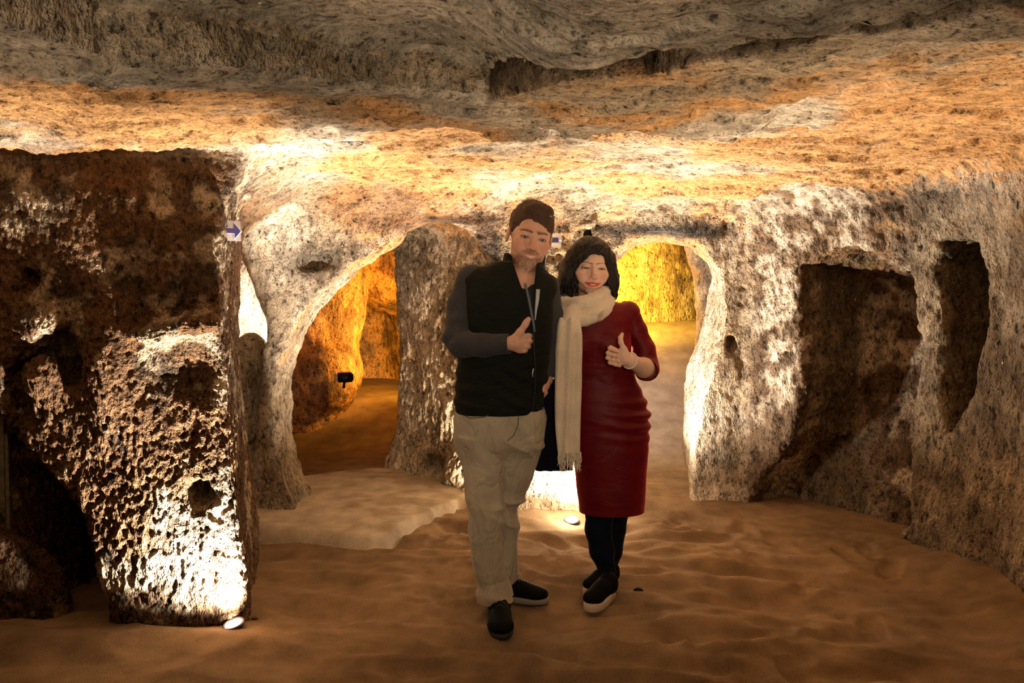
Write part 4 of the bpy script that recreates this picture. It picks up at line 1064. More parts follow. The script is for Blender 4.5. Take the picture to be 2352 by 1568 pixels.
# zip and its puller, hem
zp = [Wm(1216, 668, -0.135), Wm(1222, 720, -0.147), Wm(1226, 780, -0.149), Wm(1229, 840, -0.147), Wm(1228, 900, -0.142), Wm(1222, 940, -0.130)]
p, q = tube(zp, 0.0035, 6); mesh_obj('zip', p, q, plain('zip', (0.03, 0.03, 0.035), 0.4, 0.6), jk)
p, q = tube([Wm(1225, 846, -0.152), Wm(1223, 856, -0.154), Wm(1224, 866, -0.153)], [0.003, 0.0045, 0.0025], 6); o = mesh_obj('zip_puller', p, q, plain('pale_metal', (0.5, 0.5, 0.5), 0.35, 0.8), jk); o['label'] = 'pale zip puller'
p, q = tube([Wm(1050, 858, -0.13), Wm(1062, 900, -0.132), Wm(1066, 930, -0.12)], 0.0022, 5)
# sleeves
for nm, pts, rad, dx in (('sleeve', [Wm(1084, 645, 0.0), Wm(1062, 700, -0.02), Wm(1050, 775, -0.075), Wm(1062, 792, -0.11), Wm(1110, 793, -0.16), Wm(1172, 789, -0.20)], [0.068, 0.060, 0.054, 0.052, 0.047, 0.041], 1),
                         ('sleeve', [Wm(1252, 660, 0.03), Wm(1262, 720, 0.035), Wm(1266, 775, 0.03), Wm(1256, 866, -0.005)], [0.060, 0.054, 0.050, 0.038], -1)):
    pa = np.array(pts); S_ = Field(*bbox_axes(pa.min(0) - 0.085, pa.max(0) + 0.085, 0.0048))
    S_.chain(pts, rad, 0.02)
    e = pts[-1]; d = (pts[-1] - pts[-2]); d = d / np.linalg.norm(d)
    # cut the cuff square and hollow it
    S_.put(lambda x, y, z: 0.0 - ((x - e[0]) * d[0] + (y - e[1]) * d[1] + (z - e[2]) * d[2]) , e - 0.09, e + 0.09, 0.003, 'sub')
    S_.cone(e - d * 0.012, e + d * 0.06, rad[-1] - 0.008, rad[-1] - 0.008, 0.002, 'sub')
    P, Q = S_.mesh(1)
    el = np.array(pts[2])
    def fs(P):
        L = np.exp(-(np.linalg.norm(P - el, axis=1) / 0.13) ** 2)
        q = (P * np.array([1.5, 1, 1.5])).astype(np.float32)
        return 0.009 * L * fbm(q, 16, 2) + 0.0035 * fbm(q, 9, 2, 4.0)
    P = warp(P, Q, fs)
    mesh_obj(nm, P, Q, M_SLEEVE, man)
# undershirt inside the opening, neck strap
U = Field(*bbox_axes(Wm(1150, 740, -0.2), Wm(1260, 610, 0.1), 0.004))
U.loft(rows_px([(735, 1165, 1255, .128), (700, 1160, 1255, .128), (668, 1160, 1255, .112), (652, 1168, 1245, .092)], DM), 0.01)
U.cone(Wm(1206, 640, -0.06), Wm(1208, 655, -0.12), 0.03, 0.028, 0.01, 'sub')
P, Q = U.mesh(1); mesh_obj('undershirt', P, Q, cloth_mat('black_shirt', (0.010, 0.011, 0.013), 0.9, 0.1), man)
M_STRAP = cloth_mat('neck_strap', (0.13, 0.17, 0.21), 0.6, 0.1)
def strap(pts, w, th, name, mat, parent, off=(1, 0, 0)):
    P = []; Q = []; off = np.array(off, float)
    for i, p in enumerate(pts):
        ww = w[i] if hasattr(w, '__len__') else w
        for sx, sy in ((-1, -1), (1, -1), (1, 1), (-1, 1)): P.append(np.asarray(p) + off * sx * ww / 2 + np.array([0, sy * th / 2, 0]))
    for i in range(len(pts) - 1):
        for j in range(4): Q.append((4 * i + j, 4 * i + (j + 1) % 4, 4 * i + 4 + (j + 1) % 4, 4 * i + 4 + j))
    n = len(pts); Q.append((3, 2, 1, 0)); Q.append((4 * n - 4, 4 * n - 3, 4 * n - 2, 4 * n - 1))
    return mesh_obj(name, np.array(P), np.array(Q), mat, parent, smooth=False)
strap([Wm(1207, 650, -0.118), Wm(1213, 680, -0.142), Wm(1220, 715, -0.150), Wm(1226, 745, -0.153), Wm(1229, 762, -0.153)], [.008, .009, .009, .009, .006], 0.003, 'neck_strap', M_STRAP, man)
o = strap([Wm(1236, 664, -0.136), Wm(1234, 690, -0.146), Wm(1231, 712, -0.150), Wm(1229, 735, -0.153)], [.016, .014, .009, .004], 0.003, 'neck_strap', cloth_mat('pale_strap', (0.45, 0.50, 0.55), 0.6, 0.1), man); o['label'] = 'pale blue-white end of the neck strap'

# trousers
M_TROUSER = cloth_mat('beige_denim', (0.42, 0.375, 0.28), 0.9, 0.2, 420, 0.0008, 0.16, wr=0.016, wsc=(11, 11, 8))
Tt = Field(*bbox_axes(Wm(1030, 1408, -0.2) - 0.0, Wm(1250, 915, 0.28) + 0.0, 0.0055))
Tt.loft(rows_px([(1050, 1072, 1222, .05), (1020, 1052, 1244, .10), (1000, 1050, 1251, .115), (960, 1044, 1255, .125), (925, 1046, 1250, .118)], DM), 0.02, pw=2.2)
Tt.loft(rows_px([(1404, 1113, 1171, .080, -.045), (1380, 1106, 1174, .082, -.045), (1359, 1099, 1170, .080, -.045), (1330, 1094, 1160, .064, -.03), (1283, 1083, 1153, .072, -.04), (1235, 1079, 1152, .074, -.045), (1205, 1077, 1152, .072, -.045), (1170, 1075, 1156, .075, -.04), (1100, 1068, 1162, .088, -.02), (1040, 1056, 1160, .098, 0), (1000, 1052, 1150, .10, 0)], DM), 0.018)
Tt.loft(rows_px([(1362, 1138, 1194, .062, .13), (1321, 1136, 1191, .064, .12), (1245, 1130, 1191, .070, .10), (1200, 1130, 1194, .072, .09), (1168, 1130, 1199, .075, .08), (1091, 1144, 1223, .082, .05), (1030, 1140, 1240, .095, .02), (1000, 1140, 1240, .10, 0)], DM), 0.018)
P, Q = Tt.mesh(1)
ank = Wm(1140, 1375)[2]; kn = Wm(0, 1185)[2]
def fold_t(P):
    x, y, z = P[:, 0], P[:, 1], P[:, 2]
    q = np.stack([x * 1.0, y, z * 0.9 + 1.1 * x], 1).astype(np.float32)
    qa = np.stack([x * 0.8, y * 0.8, z * 2.4 + 0.8 * x], 1).astype(np.float32)
    a = np.exp(-((z - ank) / 0.09) ** 2) * (x < Wm(1172, 1375)[0]) + 0.5 * np.exp(-((z - ank - .05) / 0.08) ** 2)
    kk = np.exp(-((z - kn) / 0.09) ** 2)
    hip = np.exp(-((z - Wm(0, 1030)[2]) / 0.10) ** 2)
    r1 = 1 - 2.6 * np.abs(fbm(qa, 5.5, 1, 1.0)); r2 = 1 - 2.6 * np.abs(fbm(qa, 4.5, 1, 9.0))
    ln = 1 - 3.0 * np.abs(fbm(np.stack([x * 2.2, y * 1.2, z * 0.55 + 0.7 * x], 1).astype(np.float32), 7, 1, 2.0))
    return 0.019 * a * r1 + 0.015 * kk * r2 + 0.010 * hip * (1 - 2.6 * np.abs(fbm(q, 8, 1, 3.0))) + 0.0045 * np.maximum(ln, -0.6) * 1.4 + 0.003 * fbm(q, 14, 2, 7.0)
P = warp(P, Q, fold_t)
tr = mesh_obj('trousers', P, Q, M_TROUSER, man)
M_SEAM = cloth_mat('seam', (0.16, 0.13, 0.09), 0.9, 0.1)
from mathutils.bvhtree import BVHTree
def project_line(obj, pix, D0, off=0.001):
    """points of a pixel polyline laid on the surface of a mesh"""
    me = obj.data; bv = BVHTree.FromPolygons([v.co[:] for v in me.vertices], [p.vertices[:] for p in me.polygons])
    out = []
    o = Vector((0, 0, CAM_H))
    for (a, b), (c, d) in zip(pix[:-1], pix[1:]):
        for t in np.linspace(0, 1, 5):
            w = Vector(W(a + (c - a) * t, b + (d - b) * t, D0)); dr = (w - o).normalized()
            h = bv.ray_cast(o, dr)
            if h[0] is not None and abs(h[0].y - D0) < 0.3: out.append(h[0] - dr * off)
    return out
for pix, nm in (([(1060, 940), (1063, 952), (1080, 960), (1110, 958), (1132, 950), (1136, 938)], 'pocket_edge'), ([(1191, 945), (1190, 975), (1180, 1000), (1165, 1012)], 'fly_seam')):
    pts = project_line(tr, pix, DM)
    if len(pts) > 2: p, q = tube(pts, 0.0022, 5); mesh_obj(nm, p, q, M_SEAM, tr)

# shoes
M_SHOE = cloth_mat('black_shoe', (0.006, 0.006, 0.006), 0.7, 0.0, 300, 0.0006, spec=0.06)
M_SOLE_D = plain('dark_sole', (0.02, 0.018, 0.016), 0.7); M_SOLE_G = plain('grey_sole', (0.30, 0.27, 0.22), 0.7)
def shoe(name, heel, toe, width, high, parent, mat, sole_mat, sole_h=0.022, lab=None, lift=0.0, ankle=True):
    """heel, toe: ground points; returns the upper with the sole under it"""
    heel = np.array(heel, float); toe = np.array(toe, float); d = toe - heel; L = np.linalg.norm(d); d /= L; sd = np.array([-d[1], d[0], 0.0]); sd /= np.linalg.norm(sd); up = np.cross(d, sd); up = up if up[2] > 0 else -up
    def T(u, v, w): return heel + d * u * L + sd * v * width + up * w
    lo = np.minimum(heel, toe) - 0.08; hi = np.maximum(heel, toe) + np.array([0.08, 0.08, high + 0.05])
    Fd = Field(*bbox_axes(lo, hi, 0.0042))
    R = np.stack([d, sd, up], 1)
    sh = sole_h
    Fd.ell(T(.20, 0, sh + .030), (0.22 * L, 0.40 * width, 0.050), 0.02, R=R)
    Fd.ell(T(.50, 0, sh + .026), (0.30 * L, 0.43 * width, 0.042), 0.02, R=R)
    Fd.ell(T(.76, 0, sh + .016), (0.24 * L, 0.49 * width, 0.034), 0.02, R=R)
    Fd.cone(T(.20, 0, sh + .03), T(.19, 0, high), 0.037, 0.033, 0.02)
    Fd.cone(T(.22, 0, sh + .04), T(.55, 0, sh + .030), 0.040, 0.030, 0.02)
    Fd.put(lambda x, y, z: (x - heel[0]) * up[0] + (y - heel[1]) * up[1] + (z - heel[2]) * up[2] - sh, lo, hi, 0.002, 'sub')
    P, Q = Fd.mesh(1); ob = mesh_obj(name, P, Q, mat, parent)
    # sole outline
    n = 28; Pn = []; out = []
    for i in range(n):
        a = 2 * math.pi * i / n; u = 0.5 + 0.5 * math.cos(a) * 1.0; w = (0.36 + 0.16 * sst(0.2, 0.8, np.array([u]))[0]) * math.copysign(abs(math.sin(a)) ** 0.75, math.sin(a))
        out.append((u, w))
    for hgt, g in ((0, .95), (0.004, 1.02), (sh * .8, 1.03), (sh + .004, .98)):
        for u, w in out: Pn.append(T(0.5 + (u - .5) * g, w * g, hgt))
    Qn = []
    for k in range(3):
        for i in range(n): Qn.append((k * n + i, k * n + (i + 1) % n, (k + 1) * n + (i + 1) % n, (k + 1) * n + i))
    Qn.append(tuple(range(n))[::-1]); Qn.append(tuple(range(3 * n, 4 * n)))
    so = mesh_obj('sole', Pn, Qn, sole_mat, ob)
    # laces
    return ob, T, so
ff = lambda px, py, dz=0.0: WZ(px, py, floor_z(np.array([WZ(px, py, 0)[0]]), np.array([WZ(px, py, 0)[1]]))[0] + dz)
t1 = ff(1151, 1460); h1 = t1 + np.array([-0.012, 0.285, 0]); gz1 = floor_z(np.array([t1[0], h1[0]]), np.array([t1[1], h1[1]])).max() ; t1[2] = h1[2] = gz1 - 0.004
s1, T1, so1 = shoe('shoe', h1, t1, 0.112, 0.075, man, M_SHOE, M_SOLE_D)
t2 = ff(1259, 1389); h2 = t2 + np.array([-0.262, 0.075, 0]); gz2 = floor_z(np.array([t2[0], h2[0]]), np.array([t2[1], h2[1]])).max(); t2[2] = h2[2] = gz2 - 0.004
s2, T2, so2 = shoe('shoe', h2, t2, 0.100, 0.10, man, M_SHOE, M_SOLE_G)
M_LACE = plain('lace', (0.04, 0.04, 0.04), 0.8)
for sh_, TT in ((s1, T1), (s2, T2)):
    for k in range(4):
        u = 0.46 + 0.065 * k; h = 0.022 + 0.082 - 0.009 * k
        p, q = tube([TT(u, -0.22, h - .012), TT(u, 0, h + .002), TT(u, 0.22, h - .012)], 0.0025, 5); mesh_obj('lace', p, q, M_LACE, sh_)

# ------------------------------------------------------------------ the woman
DW = 3.84
def Ww(px, py, d=0.0): return W(px, py, DW + d)
SW = 1.02
hw = Frame((0, 0, 0), R_axis(math.radians(5), math.radians(0), math.radians(4)), SW, 1.07)
hw.c = Ww(1359.5, 617, -0.0) - hw.R @ np.array([0, -0.085, 0]) * SW; hw.c[1] = DW + 0.0
a0, a1 = Ww(1300, 600)[0], Ww(1415, 600)[0]; b0, b1 = Ww(1385, 820, -.2)[0], Ww(1460, 820, -.2)[0]
xs = axis([(Ww(1268, 600)[0], a0, 0.006), (a0, b1, 0.0023), (b1, Ww(1520, 600)[0], 0.005)])
ys = axis([(DW - 0.32, DW + 0.02, 0.0025), (DW + 0.02, DW + 0.2, 0.005)])
zs = axis([(0.10, Ww(0, 880)[2], 0.01), (Ww(0, 880)[2], Ww(0, 850)[2], 0.005), (Ww(0, 850)[2], Ww(0, 755)[2], 0.0025), (Ww(0, 755)[2], Ww(0, 705)[2], 0.005), (Ww(0, 705)[2], Ww(0, 545)[2], 0.0022)])
B = Field(xs, ys, zs)
B.loft(rows_px([(1010, 1320, 1470, .08), (960, 1312, 1476, .09), (880, 1318, 1448, .075), (790, 1310, 1440, .085), (740, 1305, 1442, .08), (712, 1318, 1440, .06), (698, 1335, 1405, .045)], DW), 0.03)
B.cone(Ww(1358, 705, 0.02), hw((0, 0.02, -0.06)), 0.052, 0.048, 0.025)
B.chain([Ww(1440, 725), Ww(1478, 790, 0.01), Ww(1487, 842, 0.0)], [.038, .036, .034], 0.02)
B.chain([Ww(1488, 848, 0.0), Ww(1478, 844, -0.09), Ww(1449, 829, -0.20)], [.040, .041, .0265], 0.02)
B.chain([Ww(1312, 725), Ww(1296, 800, 0.05), Ww(1285, 880, 0.06)], [.036, .032, .026], 0.02)
head_shape(B, hw, SW, 'w')
# legs (in tights, drawn as a part of their own)
# left hand, thumb up, curled fingers to the viewer
dh = -0.215
def Hn(px, py, d=0.0): return Ww(px, py, dh + d)
B.cone(Hn(1450, 829, .012), Hn(1436, 822, .0), .0265, .027, 0.012)
B.ell(Hn(1424, 820, 0.004), (0.031, 0.020, 0.036), 0.014)
B.ell(Hn(1431, 810, -0.008), (0.021, 0.017, 0.026), 0.012)
for i, (kx, ky, rr) in enumerate(((1402, 799, .0092), (1398, 810, .0096), (1397, 821, .0092), (1402, 832, .0084))):
    m0 = Hn(1418, 806 + 8.5 * i, 0.026); m1 = Hn(kx + 1, ky - 1, 0.020); m2 = Hn(kx - 1.5, ky + 0.5, -0.016); m3 = Hn(kx + 13, ky + 5.5, -0.026); m4 = Hn(kx + 22, ky + 8, -0.010)
    B.chain([m0, m1, m2], [rr * 1.1, rr * 1.05, rr], 0.003); B.chain([m2, m3, m4], [rr, rr * .92, rr * .82], 0.0025)
B.chain([Hn(1437, 815, -0.006), Hn(1433, 802, -0.012), Hn(1426, 786, -0.016), Hn(1425, 776, -0.015), Hn(1429, 767, -0.010)], [.017, .0125, .0100, .0095, .0075], 0.008)
P, Q = B.mesh(1)
wom = mesh_obj('person', P, Q, M_SKIN, col=skin_colour(P, hw, 'w'))
tag(wom, 'woman in knee-length red velvet dress and cream scarf, giving a thumbs up', 'person')
for sx in (-1, 1): eye_obj(hw, sx, wom)

# hair: dark wavy chin-length bob with a side-swept fringe
H = Field(*bbox_axes(hw((0, 0.0, 0.0)) - np.array([.19, .17, .22]), hw((0, 0, 0)) + np.array([.19, .17, .17]), 0.0027))
hE(H, hw, (0, 0.020, 0.046), (0.089, 0.106, 0.094))
for sx in (-1, 1):
    hE(H, hw, (sx * 0.078, 0.014, -0.012), (0.034, 0.066, 0.090), 0.03)
    hE(H, hw, (sx * 0.092, 0.012, -0.060), (0.034, 0.060, 0.055), 0.03)
hE(H, hw, (0, 0.085, -0.03), (0.085, 0.045, 0.10), 0.02)
hE(H, hw, (0.004, -0.098, -0.042), (0.066, 0.075, 0.108), 0.006, 'sub')
hE(H, hw, (0.024, -0.100, 0.036), (0.042, 0.044, 0.034), 0.006, 'sub')
H.cone(hw((0, 0.01, -0.06)), hw((0, 0.0, -0.2)), 0.055, 0.060, 0.005, 'sub')
# fringe sweeping from the right parting across to the left temple
for k in range(12):
    t = k / 11
    pts = [hw((0.034 - 0.012 * k * .3, -0.040 - 0.004 * t, 0.112 - 0.002 * k)), hw((0.016 - 0.02 * t, -0.084, 0.094 - 0.008 * t)), hw((-0.026 - 0.010 * t, -0.083 + 0.006 * t, 0.066 - 0.012 * t)), hw((-0.062 - 0.006 * t, -0.056 + .01 * t, 0.030 - 0.012 * t)), hw((-0.082, -0.030, -0.020 - 0.03 * t))]
    H.chain(pts, [0.010, 0.011, 0.011, 0.011, 0.010], 0.006)
# curls round the edge
r2 = np.random.default_rng(5)
for sx in (-1, 1):
    for k in range(64):
        a = r2.uniform(-1.15, 1.2); cr = math.cos(a); y0 = 0.062 * math.sin(a) + 0.008
        ztop = r2.uniform(0.02, 0.09); zend = r2.uniform(-0.150, -0.085); ph = r2.uniform(0, 6.28); am = r2.uniform(0.003, 0.008)
        pts = []
        for t in np.linspace(0, 1, 12):
            z = ztop + (zend - ztop) * t
            out = 0.074 + 0.040 * sst(0.06, -0.07, np.array([z]))[0] * (0.75 + 0.35 * math.sin(k * 2.1)) - 0.02 * sst(-0.10, -0.15, np.array([z]))[0]
            w = ph + t * (8 + 3 * math.sin(k)); A = am * (0.3 + 1.2 * t)
            pts.append(hw((sx * out * (0.35 + 0.65 * cr) + A * math.cos(w), y0 * (1 + 0.1 * t) + A * math.sin(w), z)))
        H.chain(pts, list(np.linspace(0.0075, 0.0028, 12)), 0.0015)
P, Q = H.mesh(1)
P = warp(P, Q, lambda p: hair_warp(p, hw, 0.007))
mesh_obj('hair', P, Q, hair_mat('black_hair', (0.008, 0.005, 0.004), 0.5), wom)

# dress
M_VELVET = cloth_mat('red_velvet', (0.115, 0.002, 0.006), 0.45, 0.7, 300, 0.001, 0.25, wr=0.004, wsc=(5, 5, 12), sheen_tint=(1.0, 0.10, 0.10))
Dz = Field(*bbox_axes(Ww(1278, 1205, -0.2), Ww(1530, 672, 0.2), 0.0052))
Dz.loft(rows_px([(1197, 1332, 1478, .105), (1100, 1322, 1484, .118), (1000, 1308, 1491, .125), (955, 1302, 1493, .125), (910, 1305, 1480, .112), (860, 1308, 1458, .10), (820, 1302, 1450, .108), (775, 1292, 1450, .120), (735, 1286, 1454, .105), (712, 1296, 1450, .08), (698, 1320, 1428, .062), (690, 1335, 1400, .05)], DW), 0.01, pw=2.1)
Dz.ell(Ww(1330, 790, -0.075), (0.062, 0.055, 0.06), 0.03); Dz.ell(Ww(1405, 790, -0.075), (0.062, 0.055, 0.06), 0.03)
Dz.ell(Ww(1443, 716, 0.0), (0.050, 0.055, 0.048), 0.03); Dz.ell(Ww(1303, 716, 0.0), (0.046, 0.055, 0.048), 0.03)
Dz.cone(Ww(1357, 700, 0.015), Ww(1357, 670, 0.02), 0.060, 0.066, 0.004, 'sub')
P, Q = Dz.mesh(2)
def fold_d(P):
    x, y, z = P[:, 0], P[:, 1], P[:, 2]
    cz = Ww(0, 955)[2]; cx = Ww(1470, 950)[0]
    a = np.exp(-((z - cz) / 0.10) ** 2) * np.exp(-((x - cx) / 0.13) ** 2)
    ph = (z - cz) * 115 + 9 * (x - cx) - 30 * (x - cx) ** 2
    w = np.exp(-((z - Ww(0, 868)[2]) / 0.03) ** 2)
    q = np.stack([x, y, z * 1.6 + 0.5 * x], 1).astype(np.float32)
    return 0.009 * a * np.sin(ph) + 0.006 * w * fbm(q, 14, 2) + 0.004 * fbm(q, 7, 2, 3.0) + 0.005 * np.exp(-((z - Ww(0, 790)[2]) / .06) ** 2) * fbm(q, 12, 2, 8.0)
P = warp(P, Q, fold_d)
dress = mesh_obj('dress', P, Q, M_VELVET, wom)
for pts, rad in (([Ww(1441, 718), Ww(1462, 760, 0.005), Ww(1480, 805, 0.005), Ww(1488, 842, -0.012), Ww(1484, 850, -0.06)], [.052, .048, .049, .051, .053]),
                 ([Ww(1308, 722), Ww(1296, 780, 0.03), Ww(1290, 850, 0.05)], [.046, .042, .040])):
    pa = np.array(pts); S_ = Field(*bbox_axes(pa.min(0) - 0.08, pa.max(0) + 0.08, 0.0045)); S_.chain(pts, rad, 0.015)
    e = pts[-1]; d = (pts[-1] - pts[-2]); d = d / np.linalg.norm(d)
    S_.put(lambda x, y, z: 0.0 - ((x - e[0]) * d[0] + (y - e[1]) * d[1] + (z - e[2]) * d[2]), e - 0.1, e + 0.1, 0.003, 'sub')
    S_.cone(e - d * 0.03, e + d * 0.05, rad[-1] - 0.008, rad[-1] - 0.006, 0.002, 'sub')
    P, Q = S_.mesh(1); P = warp(P, Q, lambda p: 0.006 * fbm((p * np.array([1, 1, 1.5])).astype(np.float32), 15, 2))
    mesh_obj('sleeve', P, Q, M_VELVET, dress)
# tights
M_TIGHTS = cloth_mat('navy_tights', (0.005, 0.007, 0.014), 0.7, 0.05, 600, 0.0003, spec=0.05)
Lg = Field(*bbox_axes(Ww(1318, 1405, -0.2), Ww(1460, 1090, 0.2), 0.0045))
Lg.chain([Ww(1378, 1110, -0.0), Ww(1377, 1170, -0.0), Ww(1374, 1215, -0.01), Ww(1383, 1265, -0.01), Ww(1394, 1310, -0.02), Ww(1396, 1345, -0.05), Ww(1390, 1375, -0.08)], [.062, .062, .057, .054, .036, .027, .030], 0.02)
Lg.chain([Ww(1412, 1110, 0.03), Ww(1412, 1170, 0.05), Ww(1409, 1215, 0.06), Ww(1404, 1265, 0.07), Ww(1397, 1310, 0.09), Ww(1394, 1345, 0.08)], [.064, .064, .056, .050, .034, .028], 0.01)
P, Q = Lg.mesh(1); mesh_obj('tights', P, Q, M_TIGHTS, wom)
# slip-on shoes with thick pale soles
M_SOLE_W = plain('white_sole', (0.70, 0.58, 0.46), 0.6)
t3 = ff(1350, 1417); h3 = t3 + np.array([0.128, 0.190, 0]); g3 = floor_z(np.array([t3[0], h3[0]]), np.array([t3[1], h3[1]])).max(); t3[2] = g3 - .003; h3[2] = g3 - .003
s3, T3, so3 = shoe('shoe', h3, t3, 0.092, 0.085, wom, M_SHOE, M_SOLE_W, 0.036)
t4 = ff(1345, 1386); h4 = t4 + np.array([0.150, 0.150, 0]); g4 = floor_z(np.array([t4[0], h4[0]]), np.array([t4[1], h4[1]])).max(); t4[2] = h4[2] = g4 - .003
s4, T4, so4 = shoe('shoe', h4, t4, 0.088, 0.085, wom, M_SHOE, M_SOLE_W, 0.034)
parts = []
for k in range(12):
    c = T4(0.93 - 0.03 * (k % 3), -0.25 + 0.13 * (k // 3), 0.062); parts.append(uv_sphere(c, 0.0032, 8, 6))
p, q = join(parts); o = mesh_obj('toe_sequins', p, q, plain('silver', (0.8, 0.75, 0.75), 0.25, 0.7), s4); o['kind'] = 'stuff'

# scarf: loop and hanging tail with fringe
M_SCARF = cloth_mat('cream_wool', (0.78, 0.66, 0.51), 0.95, 0.5, 300, 0.003, 0.18)
Sc = Field(*bbox_axes(Ww(1262, 800, -0.26), Ww(1420, 655, 0.2), 0.0045))
nc = Ww(1340, 704, 0.0)
for (r0, dz, rr, sg, dp) in ((0.098, 0.0, 0.036, -0.2, 0.038), (0.088, 0.030, 0.026, 0.5, 0.018), (0.108, -0.026, 0.026, -.2, 0.034)):
    pts = []
    for a in np.linspace(0, 2 * math.pi, 25):
        fr = 0.5 - 0.5 * math.cos(a)     # 0 at back, 1 at front
        pts.append(nc + np.array([r0 * 1.02 * math.sin(a), 0.105 * math.cos(a) * (1 if math.cos(a) > 0 else 1.08), dz + 0.028 - dp * 1.6 * fr ** 1.5 + 0.024 * math.sin(a)]))
    Sc.chain(pts, [rr] * 25, 0.010, sq=(1, 1, 1))
Sc.cone(Ww(1310, 720, -0.13), Ww(1306, 760, -0.155), 0.034, 0.026, 0.02)
Sc.cone(hw((0, 0.0, -0.09)), Ww(1357, 705, 0.02), 0.058, 0.054, 0.008, 'sub')
P, Q = Sc.mesh(1)
def fold_s(P):
    a = np.arctan2(P[:, 0] - nc[0], -(P[:, 1] - nc[1])); z = P[:, 2]
    q = np.stack([0.3 * a, 0 * a, (z - 0.06 * np.cos(a)) * 5], 1).astype(np.float32)
    return 0.009 * fbm(q, 5, 2) + 0.002 * fbm(P, 40, 2)
P = warp(P, Q, fold_s)
scarf = mesh_obj('scarf', P, Q, M_SCARF, wom)
Tl = Field(*bbox_axes(Ww(1262, 1048, -0.25), Ww(1345, 715, -0.05), 0.0042))
Tl.loft(rows_px([(1042, 1281, 1335, .016, -.175), (1000, 1279, 1335, .017, -.178), (950, 1277, 1334, .018, -.182), (900, 1274, 1334, .019, -.178), (850, 1272, 1335, .020, -.172), (810, 1273, 1335, .022, -.17), (765, 1280, 1334, .024, -.165), (730, 1286, 1330, .03, -.15)], DW), 0.006, pw=3.2)
P, Q = Tl.mesh(1)
xa, xb = Ww(1275, 900, -.18)[0], Ww(1335, 900, -.18)[0]
P = warp(P, Q, lambda p: (0.0065 * np.sin((p[:, 0] - xa) / (xb - xa) * 15 + 1.5 * np.sin(p[:, 2] * 3)) + 0.0035 * fbm((p * np.array([3, 1, .5])).astype(np.float32), 14, 2)))
mesh_obj('scarf_tail', P, Q, M_SCARF, scarf)
parts = []
r3 = np.random.default_rng(3)
for k in range(30):
    t = k / 29; x = 1282.5 + 51.5 * t; ln = r3.uniform(30, 48); dd = -0.178 + r3.uniform(-.012, .012)
    pts = [Ww(x + r3.uniform(-3, 3) * s * 1.2, 1038 + ln * s, dd) for s in np.linspace(0, 1, 6)]
    parts.append(tube(pts, [0.0026, .0024, .0022, .002, .0018, .0012], 5))
p, q = join(parts); o = mesh_obj('fringe', p, q, M_SCARF, scarf); o['kind'] = 'stuff'
# pearl bracelet and ring
M_PEARL = plain('pearl', (0.85, 0.74, 0.62), 0.3)
parts = []
wc = Ww(1447, 828, dh + 0.012); wd = Hn(1436, 822, 0) - Ww(1478, 844, -0.09); wd /= np.linalg.norm(wd); u_ = np.cross(wd, (0, 0, 1)); u_ /= np.linalg.norm(u_); v_ = np.cross(wd, u_)
for k in range(24):
    a = 2 * math.pi * k / 24; parts.append(uv_sphere(wc + (u_ * math.cos(a) + v_ * math.sin(a)) * 0.0335, 0.0046, 10, 7))
p, q = join(parts); mesh_obj('pearl_bracelet', p, q, M_PEARL, wom)
rc = Hn(1401, 821, -0.020); parts = []
p, q = tube([rc + np.array([0.001, 0.0, 0]) + np.array([0.25, 0.4, 0]) * 0 + 0.0108 * (np.array([0.25, -0.2, 0.9]) * math.cos(a) * 1.0 + np.array([0.3, -0.9, -0.2]) * math.sin(a)) for a in np.linspace(0, 2 * math.pi, 17)], 0.0016, 6)
mesh_obj('finger_ring', p, q, plain('gold', (0.8, 0.55, 0.2), 0.25, 1.0), wom)

# ------------------------------------------------------------------ dark coat carried over the man's left arm
M_COAT = cloth_mat('black_coat', (0.006, 0.006, 0.012), 0.8, 0.05, 300, 0.001, spec=0.05, wr=0.02, wsc=(16, 16, 3))
Ct = Field(*bbox_axes(W(1215, 1092, 3.66), W(1345, 850, 3.86) + np.array([0, 0.0, 0]), 0.0048))
Ct.loft([r for r in rows_px([(1086, 1226, 1312, .030, .075), (1040, 1224, 1316, .030, .075), (1018, 1232, 1316, .032, .075), (1000, 1252, 1312, .034, .075), (960, 1246, 1306, .036, .075), (930, 1232, 1304, .034, .08), (900, 1236, 1298, .034, .08), (870, 1246, 1292, .03, .08)], DM)], 0.01, pw=2.6)
P, Q = Ct.mesh(1)
P = warp(P, Q, lambda p: 0.005 * np.sin(p[:, 0] * 130 + 2 * np.sin(p[:, 2] * 9)) + 0.004 * fbm(p, 14, 2))
coat = mesh_obj('coat', P, Q, M_COAT); tag(coat, 'black coat hanging folded over the man\'s left arm, behind the cream scarf', 'coat')
print('people', time.time() - T0)
